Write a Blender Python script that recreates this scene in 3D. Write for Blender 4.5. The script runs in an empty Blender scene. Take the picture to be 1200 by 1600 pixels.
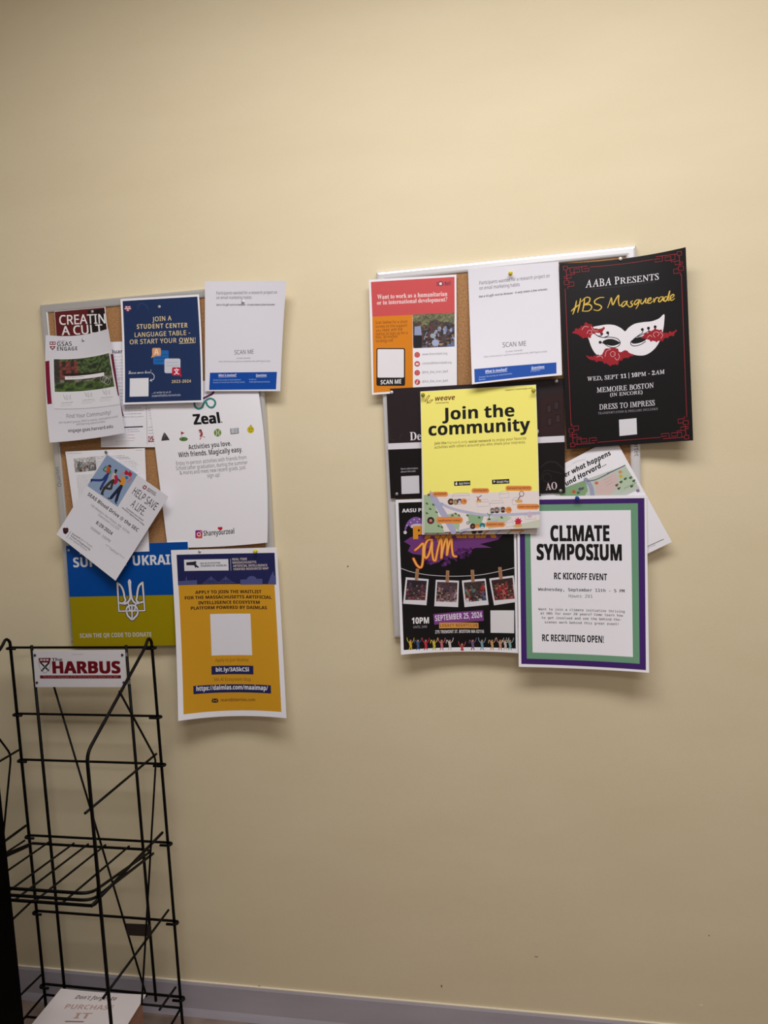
import bpy, bmesh, math, os, random
from mathutils import Vector, Matrix, geometry

# ------------------------------------------------------------------ camera
FPX = 1080.0                      # focal length in pixels of the 1200x1600 frame
CAM = Vector((0.0, -1.733, 1.583))
def cam_rows():
    y, p, r = (math.radians(a) for a in (10.2641487, 4.78515123, -2.96659929))
    Ry = Matrix(((math.cos(y), 0, math.sin(y)), (0, 1, 0), (-math.sin(y), 0, math.cos(y))))
    Rx = Matrix(((1, 0, 0), (0, math.cos(p), -math.sin(p)), (0, math.sin(p), math.cos(p))))
    Rz = Matrix(((math.cos(r), -math.sin(r), 0), (math.sin(r), math.cos(r), 0), (0, 0, 1)))
    R = Rz @ Rx @ Ry
    return [Vector((R[i][0], R[i][2], -R[i][1])) for i in range(3)]   # right, down, forward in scene axes
RIGHT, DOWN, FWD = cam_rows()
scene = bpy.context.scene
cam_data = bpy.data.cameras.new('camera')
cam_data.sensor_fit = 'AUTO'
cam_data.sensor_width = 36.0
cam_data.lens = FPX / 1600.0 * 36.0
cam_data.clip_start = 0.02
camera = bpy.data.objects.new('camera', cam_data)
scene.collection.objects.link(camera)
m3 = Matrix((RIGHT, -DOWN, -FWD)).transposed()
camera.matrix_world = Matrix.Translation(CAM) @ m3.to_4x4()
scene.camera = camera

# ------------------------------------------------------------------ light and exposure
scene.view_settings.view_transform = 'Standard'
scene.view_settings.look = 'None'
scene.view_settings.exposure = 0.0
scene.view_settings.gamma = 1.0
scene.view_settings.use_curve_mapping = False
world = bpy.data.worlds.new('world')
scene.world = world
world.use_nodes = True
world.node_tree.nodes['Background'].inputs[0].default_value = (0.95, 0.95, 1.0, 1)
world.node_tree.nodes['Background'].inputs[1].default_value = 0.15
def area(name, loc, sx, sy, power, col, rot=(0, 0, 0)):
    d = bpy.data.lights.new(name, 'AREA')
    d.shape = 'RECTANGLE'; d.size = sx; d.size_y = sy; d.energy = power; d.color = col
    o = bpy.data.objects.new(name, d)
    scene.collection.objects.link(o)
    o.location = loc; o.rotation_euler = rot
    return o
area('ceiling_lamp_near', (0.06, -1.14, 2.98), 1.9, 0.5, 40.0, (1.0, 0.985, 0.99))
area('fill_lamp_far', (0.5, -3.0, 2.98), 1.2, 0.6, 20.0, (1.0, 0.985, 0.99))  # unseen fill lamp, added to soften the falloff across the wall

# ------------------------------------------------------------------ materials
def lin(c):
    c = c / 255.0
    return c / 12.92 if c <= 0.04045 else ((c + 0.055) / 1.055) ** 2.4
def L3(c): return (lin(c[0]), lin(c[1]), lin(c[2]))
MATS = {}
def mat(c, rough=0.55, metal=0.0, spec=0.25, name=None):
    key = (tuple(c), rough, metal, spec)
    if key not in MATS:
        m = bpy.data.materials.new(name or 'ink_%02x%02x%02x' % tuple(int(v) for v in c))
        m.use_nodes = True
        b = m.node_tree.nodes['Principled BSDF']
        b.inputs['Base Color'].default_value = (*L3(c), 1)
        b.inputs['Roughness'].default_value = rough
        b.inputs['Metallic'].default_value = metal
        b.inputs['Specular IOR Level'].default_value = spec
        MATS[key] = m
    return MATS[key]
def noisy(name, c1, c2, scale, rough, bump=0.0, stretch=(1, 1, 1), detail=4.0, bscale=None, bdist=0.001):
    m = bpy.data.materials.new(name); m.use_nodes = True
    nt = m.node_tree; b = nt.nodes['Principled BSDF']
    tc = nt.nodes.new('ShaderNodeTexCoord'); mp = nt.nodes.new('ShaderNodeMapping')
    mp.inputs['Scale'].default_value = stretch
    nt.links.new(tc.outputs['Object'], mp.inputs['Vector'])
    n = nt.nodes.new('ShaderNodeTexNoise'); n.inputs['Scale'].default_value = scale; n.inputs['Detail'].default_value = detail
    nt.links.new(mp.outputs['Vector'], n.inputs['Vector'])
    r = nt.nodes.new('ShaderNodeValToRGB')
    r.color_ramp.elements[0].position = 0.32; r.color_ramp.elements[1].position = 0.68
    r.color_ramp.elements[0].color = (*L3(c1), 1); r.color_ramp.elements[1].color = (*L3(c2), 1)
    nt.links.new(n.outputs['Fac'], r.inputs['Fac']); nt.links.new(r.outputs['Color'], b.inputs['Base Color'])
    b.inputs['Roughness'].default_value = rough
    b.inputs['Specular IOR Level'].default_value = 0.35
    if bump:
        n2 = nt.nodes.new('ShaderNodeTexNoise'); n2.inputs['Scale'].default_value = bscale or scale; n2.inputs['Detail'].default_value = 3.0
        nt.links.new(mp.outputs['Vector'], n2.inputs['Vector'])
        bp = nt.nodes.new('ShaderNodeBump'); bp.inputs['Strength'].default_value = bump; bp.inputs['Distance'].default_value = bdist
        nt.links.new(n2.outputs['Fac'], bp.inputs['Height']); nt.links.new(bp.outputs['Normal'], b.inputs['Normal'])
    return m
def picture_material():
    m = bpy.data.materials.new('printed_picture'); m.use_nodes = True
    nt = m.node_tree; b = nt.nodes['Principled BSDF']
    a = nt.nodes.new('ShaderNodeAttribute'); a.attribute_name = 'print'
    nt.links.new(a.outputs['Color'], b.inputs['Base Color'])
    b.inputs['Roughness'].default_value = 0.5
    return m
M_PICT = picture_material()
M_WALL = noisy('cream_vinyl_wall', (226, 211, 177), (230, 216, 183), 2.5, 0.62, 0.32, (1, 1, 2.8), 5.0, 200.0, 0.0009)
M_CORK = noisy('cork', (150, 106, 66), (186, 142, 96), 260.0, 0.85, 0.4, (1, 1, 1), 6.0)
M_FLOOR = noisy('floor_tile', (126, 108, 98), (146, 128, 116), 14.0, 0.5)
M_BASE = noisy('vinyl_baseboard', (170, 164, 174), (182, 176, 186), 9.0, 0.5, 0.1, (0.4, 1, 2))
M_CEIL = mat((225, 222, 214), 0.9, name='ceiling_paint')
M_ROOM = mat((205, 200, 194), 0.8, name='room_paint')
M_ALU = mat((206, 205, 204), 0.32, 0.5, name='brushed_aluminium')
M_ALU_LIT = mat((228, 227, 230), 0.3, 0.32, 0.5, name='aluminium_lit')  # same aluminium made paler, the light reflected by the rail put into its colour
M_WIRE = mat((4, 3, 3), 0.5, 0.0, 0.15, name='black_coated_wire')
M_BLACK = mat((2, 1, 1), 0.8, 0.0, 0.04, name='black_cabinet_paint')
WHITE = (243, 241, 247)
INK = (22, 20, 22)
GREY = (110, 108, 112)

# ------------------------------------------------------------------ object helpers
def at(px, py, depth):            # point standing `depth` metres off the back wall (plane y = 0)
    d = FWD + RIGHT * ((px - 600.0) / FPX) + DOWN * ((py - 800.0) / FPX)
    return CAM + d * ((-depth - CAM.y) / d.y)
def at_x(px, py, X):              # point on the plane x = X
    d = FWD + RIGHT * ((px - 600.0) / FPX) + DOWN * ((py - 800.0) / FPX)
    return CAM + d * ((X - CAM.x) / d.x)
def proj(p):
    v = p - CAM; z = v.dot(FWD)
    return (600 + FPX * v.dot(RIGHT) / z, 800 + FPX * v.dot(DOWN) / z)
def link(name, verts, faces, mats, parent=None, loc=None, fm=None, smooth=False):
    me = bpy.data.meshes.new(name)
    me.from_pydata([tuple(v) for v in verts], [], faces)
    for m in (mats if isinstance(mats, (list, tuple)) else [mats]): me.materials.append(m)
    if fm: me.polygons.foreach_set('material_index', fm)
    if smooth: me.polygons.foreach_set('use_smooth', [True] * len(me.polygons))
    me.update()
    o = bpy.data.objects.new(name, me)
    scene.collection.objects.link(o)
    if loc is not None: o.location = loc
    if parent is not None: o.parent = parent
    return o
def empty(name, loc):
    o = bpy.data.objects.new(name, None); o.empty_display_size = 0.05
    scene.collection.objects.link(o); o.location = loc
    return o
def tag(o, label=None, cat=None, group=None, kind=None):
    if label: o['label'] = label
    if cat: o['category'] = cat
    if group: o['group'] = group
    if kind: o['kind'] = kind
    return o
class MB:                         # collects shapes into one mesh
    def __init__(self): self.v = []; self.f = []
    def add(self, vs, fs):
        n = len(self.v); self.v += [Vector(p) for p in vs]; self.f += [tuple(i + n for i in f) for f in fs]
    def box(self, a, b):
        x0, y0, z0 = a; x1, y1, z1 = b
        self.add([(x0, y0, z0), (x1, y0, z0), (x1, y1, z0), (x0, y1, z0), (x0, y0, z1), (x1, y0, z1), (x1, y1, z1), (x0, y1, z1)],
                 [(0, 3, 2, 1), (4, 5, 6, 7), (0, 1, 5, 4), (1, 2, 6, 5), (2, 3, 7, 6), (3, 0, 4, 7)])
    def tube(self, pts, r, seg=8):
        pts = [Vector(p) for p in pts]; n = len(pts); rings = []
        up = None
        for i, p in enumerate(pts):
            if i == 0: t = pts[1] - p
            elif i == n - 1: t = p - pts[i - 1]
            else: t = (pts[i + 1] - p).normalized() + (p - pts[i - 1]).normalized()
            t = t.normalized()
            if up is None: up = Vector((0, 0, 1)) if abs(t.z) < 0.9 else Vector((1, 0, 0))
            s = t.cross(up).normalized(); up = s.cross(t).normalized()
            rings.append([p + (s * math.cos(a) + up * math.sin(a)) * r for a in [2 * math.pi * k / seg for k in range(seg)]])
        vs = [q for ring in rings for q in ring]; fs = []
        for i in range(n - 1):
            for k in range(seg):
                a = i * seg + k; b = i * seg + (k + 1) % seg
                fs.append((a, b, b + seg, a + seg))
        fs.append(tuple(range(seg))[::-1]); fs.append(tuple((n - 1) * seg + k for k in range(seg)))
        self.add(vs, fs)
    def lathe(self, origin, axis, prof, seg=20):
        axis = Vector(axis).normalized(); a = axis.orthogonal().normalized(); b = axis.cross(a)
        vs = []; fs = []
        for (r, h) in prof:
            for k in range(seg):
                t = 2 * math.pi * k / seg
                vs.append(Vector(origin) + axis * h + (a * math.cos(t) + b * math.sin(t)) * r)
        for i in range(len(prof) - 1):
            for k in range(seg):
                fs.append((i * seg + k, i * seg + (k + 1) % seg, (i + 1) * seg + (k + 1) % seg, (i + 1) * seg + k))
        fs.append(tuple(range(seg))[::-1]); fs.append(tuple((len(prof) - 1) * seg + k for k in range(seg)))
        self.add(vs, fs)
    def build(self, name, m, parent=None, loc=(0, 0, 0), smooth=False):
        l = Vector(loc)
        return link(name, [v - l for v in self.v] if parent is None else self.v, self.f, m, parent, loc if parent is None else None, None, smooth)
def fillet(pts, r, n=6):          # rounds the corners of a polyline
    pts = [Vector(p) for p in pts]; out = [pts[0]]
    for i in range(1, len(pts) - 1):
        a, b, c = pts[i - 1], pts[i], pts[i + 1]
        d1 = (a - b).normalized(); d2 = (c - b).normalized()
        k = min(r, (a - b).length * 0.45, (c - b).length * 0.45)
        p0 = b + d1 * k; p1 = b + d2 * k
        for j in range(n + 1):
            t = j / n; out.append(p0 * (1 - t) ** 2 + b * 2 * t * (1 - t) + p1 * t * t)
    out.append(pts[-1])
    return out

# ------------------------------------------------------------------ lettering
FONT_DIR = bpy.utils.system_resource('DATAFILES', path='fonts')
def font(fname):
    try: return bpy.data.fonts.load(os.path.join(FONT_DIR, fname), check_existing=True)
    except Exception: return None
F_MATH = font('NotoSansMath-Regular.woff2'); F_MONO = font('DejaVuSansMono.woff2'); F_CJK = font('Noto Sans CJK Regular.woff2')
ALPHA = {'bold': (0x1d5d4, 0x1d5ee, 0x1d7ec), 'script': (0x1d4d0, 0x1d4ea, None), 'bi': (0x1d63c, 0x1d656, 0x1d7ec), 'it': (0x1d608, 0x1d622, 0x1d7e2),
         'serifb': (0x1d400, 0x1d41a, 0x1d7ce), 'serif': (0x1d434, 0x1d44e, None), 'tt': (0x1d670, 0x1d68a, 0x1d7f6)}
GLYPHS = {}
def glyphs(s, style, off=0.0, track=1.0):
    key = (s, style, off, track)
    if key in GLYPHS: return GLYPHS[key]
    if style == 'serif' and len(s) > 1:
        V = []; Fc = []; x = 0.0; top = 0.0
        for ch in s:
            if ch == ' ': x += 0.22; continue
            vs, fs, w, t = glyphs(ch, 'serif')
            n = len(V); V += [(a + x, b) for a, b in vs]; Fc += [tuple(i + n for i in f) for f in fs]; x += w + 0.05; top = max(top, t)
        GLYPHS[key] = (V, Fc, x - 0.05, top)
        return GLYPHS[key]
    body = s; f = None; shear = 0.0
    if style == 'serif' and not s.isalpha(): style = 'serifb'
    if style in ALPHA and F_MATH:
        up, lo, dg = ALPHA[style]; body = ''
        for ch in s:
            if 'A' <= ch <= 'Z': body += chr(up + ord(ch) - 65)
            elif 'a' <= ch <= 'z': body += '\u210e' if (style == 'serif' and ch == 'h') else chr(lo + ord(ch) - 97)
            elif '0' <= ch <= '9' and dg: body += chr(dg + ord(ch) - 48)
            else: body += ch
        f = F_MATH
        if style == 'serif': shear = -0.23
    elif style == 'sans': f = F_MATH
    elif style == 'mono': f = F_MONO
    elif style == 'cjk': f = F_CJK
    c = bpy.data.curves.new('glyphs', 'FONT'); c.body = body; c.size = 1.0; c.resolution_u = 3; c.space_character = track
    if f: c.font = f
    o = bpy.data.objects.new('glyphs', c)
    scene.collection.objects.link(o)
    me = bpy.data.meshes.new_from_object(o)
    bpy.data.objects.remove(o); bpy.data.curves.remove(c)
    vs = [(v.co.x + shear * v.co.y, v.co.y) for v in me.vertices]; fs = [tuple(p.vertices) for p in me.polygons]
    bpy.data.meshes.remove(me)
    x0 = min(v[0] for v in vs); x1 = max(v[0] for v in vs); y1 = max(v[1] for v in vs)
    GLYPHS[key] = ([(v[0] - x0, v[1]) for v in vs], fs, x1 - x0, y1)
    return GLYPHS[key]
def spline(pts, n=6, closed=False):
    P = [Vector((p[0], p[1])) for p in pts]; out = []; N = len(P)
    for i in range(N if closed else N - 1):
        if closed: a, b, c, d = P[i - 1], P[i], P[(i + 1) % N], P[(i + 2) % N]
        else: a, b, c, d = P[max(i - 1, 0)], P[i], P[i + 1], P[min(i + 2, N - 1)]
        for k in range(n):
            t = k / n
            out.append(0.5 * (2 * b + (c - a) * t + (2 * a - 5 * b + 4 * c - d) * t * t + (3 * b - a - 3 * c + d) * t ** 3))
    if not closed: out.append(P[-1])
    return [(p.x, p.y) for p in out]

# ------------------------------------------------------------------ printed sheets
class Sheet:
    """A sheet of paper in front of the wall with its printing. Corners run top left, top right, bottom right, bottom left;
    `mids` gives bowed edges (t, r, b, l); depths are millimetres off the wall for a 3x3 grid (or four corners)."""
    def __init__(s, name, label, cat, crop, corners, depths, mids=None, thick=0.0004, color=WHITE, rough=0.55, group=None, parent=None, edge=None, tags=True):
        s.crop = crop
        q = [s.px(p) for p in corners]; mids = mids or {}
        mid = lambda a, b: ((a[0] + b[0]) / 2, (a[1] + b[1]) / 2)
        def edge_mid(key, a, b):  # a point seen on a bowed edge gives the bow at its middle
            if key not in mids: return mid(a, b)
            m = s.px(mids[key]); dx, dy = b[0] - a[0], b[1] - a[1]
            k = ((m[0] - a[0]) * dx + (m[1] - a[1]) * dy) / (dx * dx + dy * dy); w = 1 / (4 * k * (1 - k))
            ox, oy = m[0] - a[0] - dx * k, m[1] - a[1] - dy * k
            return (a[0] + dx / 2 + ox * w, a[1] + dy / 2 + oy * w)
        t = edge_mid('t', q[0], q[1]); r = edge_mid('r', q[1], q[2]); b = edge_mid('b', q[3], q[2]); l = edge_mid('l', q[0], q[3])
        c = (t[0] / 2 + b[0] / 2 + l[0] / 2 + r[0] / 2 - sum(p[0] for p in q) / 4, t[1] / 2 + b[1] / 2 + l[1] / 2 + r[1] / 2 - sum(p[1] for p in q) / 4)
        if len(depths) == 4:
            a0, a1, a2, a3 = depths
            depths = [a0, (a0 + a1) / 2, a1, (a0 + a3) / 2, (a0 + a1 + a2 + a3) / 4, (a1 + a2) / 2, a3, (a2 + a3) / 2, a2]
        pts = [q[0], t, q[1], l, c, r, q[3], b, q[2]]
        s.N = [at(p[0], p[1], d / 1000.0) for p, d in zip(pts, depths)]
        s.W = ((s.N[1] - s.N[0]).length + (s.N[2] - s.N[1]).length + (s.N[7] - s.N[6]).length + (s.N[8] - s.N[7]).length) / 2
        s.H = ((s.N[3] - s.N[0]).length + (s.N[6] - s.N[3]).length + (s.N[5] - s.N[2]).length + (s.N[8] - s.N[5]).length) / 2
        s.mpp = 2 * s.W / (math.dist(q[0], t) + math.dist(t, q[1]) + math.dist(q[3], b) + math.dist(b, q[2]))
        s.name, s.label, s.cat, s.group, s.parent, s.thick = name, label, cat, group, parent, thick
        s.color, s.rough, s.edge = color, rough, edge
        s.loc = s.P(0.5, 0.5); s.parts = {}; s.layers = []
        s.build()
    def px(s, p):
        ox, oy, k = s.crop
        return (ox + p[0] / k, oy + p[1] / k)
    def P(s, u, v):
        U = (2 * (u - 0.5) * (u - 1), 4 * u * (1 - u), 2 * u * (u - 0.5)); V = (2 * (v - 0.5) * (v - 1), 4 * v * (1 - v), 2 * v * (v - 0.5))
        r = Vector((0, 0, 0))
        for j in range(3):
            for i in range(3): r += s.N[j * 3 + i] * (U[i] * V[j])
        return r
    def nrm(s, u, v):
        e = 0.01
        a = s.P(u + e, v) - s.P(u - e, v); b = s.P(u, v + e) - s.P(u, v - e)
        n = a.cross(b).normalized()
        return n if n.y < 0 else -n
    def uv(s, p):                 # photo point -> place on the sheet
        p = s.px(p); u = v = 0.5
        for _ in range(8):
            x, y = proj(s.P(u, v)); e = 1e-4
            x1, y1 = proj(s.P(u + e, v)); x2, y2 = proj(s.P(u, v + e))
            a, b, c, d = (x1 - x) / e, (x2 - x) / e, (y1 - y) / e, (y2 - y) / e
            det = a * d - b * c; dx, dy = p[0] - x, p[1] - y
            u += max(-.5, min(.5, (d * dx - b * dy) / det)); v += max(-.5, min(.5, (a * dy - c * dx) / det))
        return (u, v)
    def build(s):
        nu = max(2, int(s.W / 0.006)); nv = max(2, int(s.H / 0.006))
        vs = []; fs = []; fm = []
        for back in (0, 1):
            for j in range(nv + 1):
                for i in range(nu + 1):
                    u, v = i / nu, j / nv
                    vs.append(s.P(u, v) - s.nrm(u, v) * (s.thick * back) - s.loc)
        K = (nu + 1) * (nv + 1); id_ = lambda i, j: j * (nu + 1) + i
        for j in range(nv):
            for i in range(nu):
                a, b, c, d = id_(i, j), id_(i + 1, j), id_(i + 1, j + 1), id_(i, j + 1)
                fs.append((a, d, c, b)); fs.append((a + K, b + K, c + K, d + K)); fm += [0, 1]
        ring = [(i, 0) for i in range(nu)] + [(nu, j) for j in range(nv)] + [(i, nv) for i in range(nu, 0, -1)] + [(0, j) for j in range(nv, 0, -1)]
        E0 = len(vs); L_ = len(ring)
        for i, j in ring: vs.append(vs[id_(i, j)])
        for i, j in ring: vs.append(vs[id_(i, j) + K])
        for n in range(L_):
            a = E0 + n; b = E0 + (n + 1) % L_
            fs.append((a, b, b + L_, a + L_)); fm.append(1)
        ms = [mat(s.color, s.rough), mat(s.edge or s.color, s.rough)]
        loc = s.loc
        s.obj = link(s.name, vs, fs, ms, None, loc, fm, True)
        for p in s.obj.data.polygons[2 * nu * nv:]: p.use_smooth = False
        if s.parent is not None:
            s.obj.parent = s.parent; s.obj.location = loc - s.parent.location
            if s.label: tag(s.obj, s.label)
        else: tag(s.obj, s.label, s.cat, s.group)
    def bucket(s, part):
        return s.parts.setdefault(part, dict(v=[], f=[], fm=[], mats=[], cols=[]))
    def emit(s, part, pts, faces, color, lift=None, rough=None, cols=None):   # pts in sheet metres (x right, y down)
        B = s.bucket(part)            # ink lies just above whatever is already printed there
        x0, x1 = min(p[0] for p in pts), max(p[0] for p in pts); y0, y1 = min(p[1] for p in pts), max(p[1] for p in pts)
        lev = 1 + max([q[4] for q in s.layers if q[0] < x1 and q[1] > x0 and q[2] < y1 and q[3] > y0], default=0)
        s.layers.append((x0, x1, y0, y1, lev))
        eps = 0.0001 + 0.000014 * lev
        # subdivide long edges so the print follows the bend of the sheet
        bm = bmesh.new()
        bv = [bm.verts.new((p[0], p[1], 0)) for p in pts]
        for f in faces:
            try: bm.faces.new([bv[i] for i in f])
            except ValueError: pass
        if cols is None:
            bmesh.ops.triangulate(bm, faces=bm.faces)
            for _ in range(6):
                long = [e for e in bm.edges if e.calc_length() > 0.009]
                if not long: break
                bmesh.ops.subdivide_edges(bm, edges=long, cuts=1)
                bmesh.ops.triangulate(bm, faces=[f for f in bm.faces if len(f.verts) > 3])
        m = M_PICT if color is None else mat(color, s.rough if rough is None else rough)
        if m not in B['mats']: B['mats'].append(m)
        mi = B['mats'].index(m); n0 = len(B['v'])
        bm.verts.index_update()
        for v in bm.verts:
            u, w = v.co.x / s.W, v.co.y / s.H
            B['v'].append(s.P(u, w) + s.nrm(u, w) * eps - s.loc)
        B['cols'] += [(*L3(c), 1) for c in cols] if cols else [(1, 1, 1, 1)] * len(bm.verts)
        for f in bm.faces:
            ids = [v.index for v in f.verts]
            a, b, c = (f.verts[i].co for i in range(3))
            if (b - a).cross(c - a).z > 0: ids.reverse()
            B['f'].append(tuple(i + n0 for i in ids)); B['fm'].append(mi)
        bm.free()
    def m(s, p):
        u, v = s.uv(p); return (u * s.W, v * s.H)
    def text(s, part, string, p0, p1, color=INK, style='sans', h=None, off=0.0, track=1.0, inline=None):
        vs, fs, w, top = glyphs(string, style, 0.0, track); w += 2 * off; top += off
        a, b = s.m(p0), s.m(p1)
        dx, dy = b[0] - a[0], b[1] - a[1]; ln = math.hypot(dx, dy); dx /= ln; dy /= ln
        sx = ln / w; sy = sx if h is None else (h / s.crop[2]) * s.mpp / top
        for ex, ey in (((0, 0),) if not off else ((-off, -off * .6), (off, -off * .6), (-off, off * .6), (off, off * .6))):   # heavier letters: repeated a little to every side
            s.emit(part, [(a[0] + dx * (x + ex + off) * sx + dy * (y + ey) * sy, a[1] + dy * (x + ex + off) * sx - dx * (y + ey) * sy) for x, y in vs], fs, color)
    def poly(s, part, pts, color, smooth=False, n=6):
        if smooth: pts = spline(pts, n, True)
        P = [s.m(p) for p in pts]
        tri = geometry.tessellate_polygon([[Vector((x, y, 0)) for x, y in P]])
        s.emit(part, P, [tuple(t) for t in tri], color)
    def quad(s, part, pts, color, rough=None):
        P = [s.m(p) for p in pts]
        W = max(math.dist(P[0], P[1]), math.dist(P[3], P[2])); H = max(math.dist(P[0], P[3]), math.dist(P[1], P[2]))
        s.grid(part, P, max(1, int(W / 0.006)), max(1, int(H / 0.006)), color, None, rough)
    def band(s, part, u0, v0, u1, v1, color):
        P = [(u0 * s.W, v0 * s.H), (u1 * s.W, v0 * s.H), (u1 * s.W, v1 * s.H), (u0 * s.W, v1 * s.H)]
        s.grid(part, P, max(1, int((u1 - u0) * s.W / 0.006)), max(1, int((v1 - v0) * s.H / 0.006)), color)
    def grid(s, part, P, nu, nv, color, fn=None, rough=None):
        pts = []; cols = []; fs = []
        for j in range(nv + 1):
            for i in range(nu + 1):
                u, v = i / nu, j / nv
                pts.append(tuple((P[0][k] * (1 - u) + P[1][k] * u) * (1 - v) + (P[3][k] * (1 - u) + P[2][k] * u) * v for k in (0, 1)))
                if fn: cols.append(fn(u, v))
        for j in range(nv):
            for i in range(nu):
                a = j * (nu + 1) + i; fs.append((a, a + 1, a + nu + 2, a + nu + 1))
        if not fn:                # keep quads: mark as already fine
            s.emit(part, pts, fs, color, rough=rough)
        else: s.emit(part, pts, fs, None, cols=cols)
    def picture(s, part, pts, n, fn):
        P = [s.m(p) for p in pts]
        W = math.dist(P[0], P[1]); H = math.dist(P[0], P[3])
        s.grid(part, P, n, max(2, int(n * H / W)), None, fn)
    def disc(s, part, c, r, color, ry=None, n=20):
        ry = ry or r
        s.poly(part, [(c[0] + r * math.cos(2 * math.pi * k / n), c[1] + ry * math.sin(2 * math.pi * k / n)) for k in range(n)], color)
    def ring(s, part, c, r, w, color, n=24, ry=None):
        ry = ry or r
        s.stroke(part, [(c[0] + r * math.cos(2 * math.pi * k / n), c[1] + ry * math.sin(2 * math.pi * k / n)) for k in range(n + 1)], w, color, False)
    def pill(s, part, a, b, r, color):   # rounded rectangle between two corner points
        x0, y0 = a; x1, y1 = b; pts = []
        for cx, cy, t0 in ((x1 - r, y0 + r, -90), (x1 - r, y1 - r, 0), (x0 + r, y1 - r, 90), (x0 + r, y0 + r, 180)):
            for k in range(6):
                t = math.radians(t0 + 18 * k); pts.append((cx + r * math.cos(t), cy + r * math.sin(t)))
        s.poly(part, pts, color)
    def stroke(s, part, pts, w, color, smooth=True, taper=False, n=5):
        if smooth: pts = spline(pts, n)
        P = [s.m(p) for p in pts]; hw = w / s.crop[2] * s.mpp / 2
        vs = []; fs = []; N = len(P)
        for i, p in enumerate(P):
            a = P[max(i - 1, 0)]; b = P[min(i + 1, N - 1)]
            dx, dy = b[0] - a[0], b[1] - a[1]; l = math.hypot(dx, dy) or 1
            k = hw
            if taper: k = hw * (0.35 + 0.65 * math.sin(math.pi * (0.08 + 0.84 * i / (N - 1))))
            vs += [(p[0] - dy / l * k, p[1] + dx / l * k), (p[0] + dy / l * k, p[1] - dx / l * k)]
        for i in range(N - 1): fs.append((2 * i, 2 * i + 1, 2 * i + 3, 2 * i + 2))
        for i in ((0, N - 1) if not taper else ()):
            c0 = len(vs); vs.append(P[i])
            for k in range(10): vs.append((P[i][0] + hw * math.cos(k * math.pi / 5), P[i][1] + hw * math.sin(k * math.pi / 5)))
            for k in range(10): fs.append((c0, c0 + 1 + k, c0 + 1 + (k + 1) % 10))
        s.emit(part, vs, fs, color)
    def lines(s, part, p0, p1, p2, n, color, w=3, seed=1, ragged=0.25):
        # n lines of print too small to read: p0 -> p1 is the first line, p2 the start of the last one
        rnd = random.Random(seed)
        for i in range(n):
            t = i / max(1, n - 1)
            ox, oy = (p2[0] - p0[0]) * t, (p2[1] - p0[1]) * t; x = 0.0; end = 1 - rnd.random() * ragged
            while x < end:
                e = min(end, x + 0.05 + rnd.random() * 0.12)
                f = lambda q: (p0[0] + ox + (p1[0] - p0[0]) * q, p0[1] + oy + (p1[1] - p0[1]) * q)
                s.stroke(part, [f(x), f(e)], w, color, False, True)
                x = e + 0.025
    def done(s, labels=None):
        for key, B in s.parts.items():
            part = key.split('#')[0]
            o = link(part, B['v'], B['f'], B['mats'], s.obj, None, B['fm'])
            if M_PICT in B['mats']:
                a = o.data.color_attributes.new('print', 'FLOAT_COLOR', 'POINT')
                a.data.foreach_set('color', [c for q in B['cols'] for c in q])
            if labels and part in labels: tag(o, labels[part])
        return s.obj
def crowd(bg, sky, people, seed, horizon=0.3, size=0.12, count=26):
    """A printed snapshot of a crowd: backdrop, then heads and clothes in overlapping blobs."""
    rnd = random.Random(seed); B = []
    for i in range(count):
        y = horizon + (0.95 - horizon) * (i / count) ** 0.9
        B.append((rnd.random(), y, rnd.choice(people), size * (0.55 + 0.5 * (y - horizon) + 0.4 * rnd.random()), rnd.choice(((120, 84, 66), (92, 62, 50), (170, 130, 108), (74, 52, 44))), rnd.random() - 0.5))
    ph = rnd.random() * 9
    def fn(u, v):
        n = math.sin(11 * u + ph + 4 * math.sin(7 * v)) * math.sin(13 * v + 3 * u); n2 = math.sin(29 * u + 5 * math.sin(17 * v)) * math.sin(31 * v + 6 * math.sin(13 * u))
        c = sky if v < horizon + 0.07 * math.sin(9 * u + ph) + 0.08 * n else bg
        c = tuple(q * (1 + 0.12 * n + 0.3 * n2) for q in c)
        for x, y, col, r, skin, lean in B:
            dx = (u - x - lean * (v - y) * 0.5) / r; dy = (v - y) / r
            if dx * dx * 1.6 + dy * dy < 0.13: c = skin if dy > -0.05 else (30, 24, 24)
            elif 0.3 < dy < 2.6 and abs(dx) < 0.22 + 0.3 * min(1.0, dy - 0.25): c = tuple(q * (1 + 0.2 * n2) for q in col)
        return tuple(max(0, min(255, q)) for q in c)
    return fn

# ------------------------------------------------------------------ the room
def slab(name, a, b, m, kind='structure'):
    mb = MB(); mb.box(a, b); return tag(mb.build(name, m), kind=kind)
wall_back = slab('wall_back', (-2.2, 0, 0), (2.2, 0.1, 3.02), M_WALL)
slab('wall_left', (-2.3, -4.2, 0), (-2.2, 0.1, 3.02), M_ROOM)
slab('wall_right', (2.2, -4.2, 0), (2.3, 0.1, 3.02), M_ROOM)
slab('wall_front', (-2.3, -4.3, 0), (2.3, -4.2, 3.02), M_ROOM)
slab('floor', (-2.3, -4.3, -0.1), (2.3, 0.1, 0), M_FLOOR)
slab('ceiling', (-2.3, -4.3, 3.02), (2.3, 0.1, 3.12), M_CEIL)
mb = MB()
prof = [(0, 0), (0.012, 0), (0.009, 0.012), (0.006, 0.022), (0.006, 0.094), (0.004, 0.1), (0, 0.1015)]
n = len(prof)
for x in (-2.19, 2.19): mb.v += [Vector((x, -d, z)) for d, z in prof]
mb.f += [(i, (i + 1) % n, n + (i + 1) % n, n + i) for i in range(n)] + [tuple(range(n)), tuple(range(2 * n - 1, n - 1, -1))]
baseboard = tag(mb.build('baseboard_back', M_BASE), kind='structure')
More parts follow.
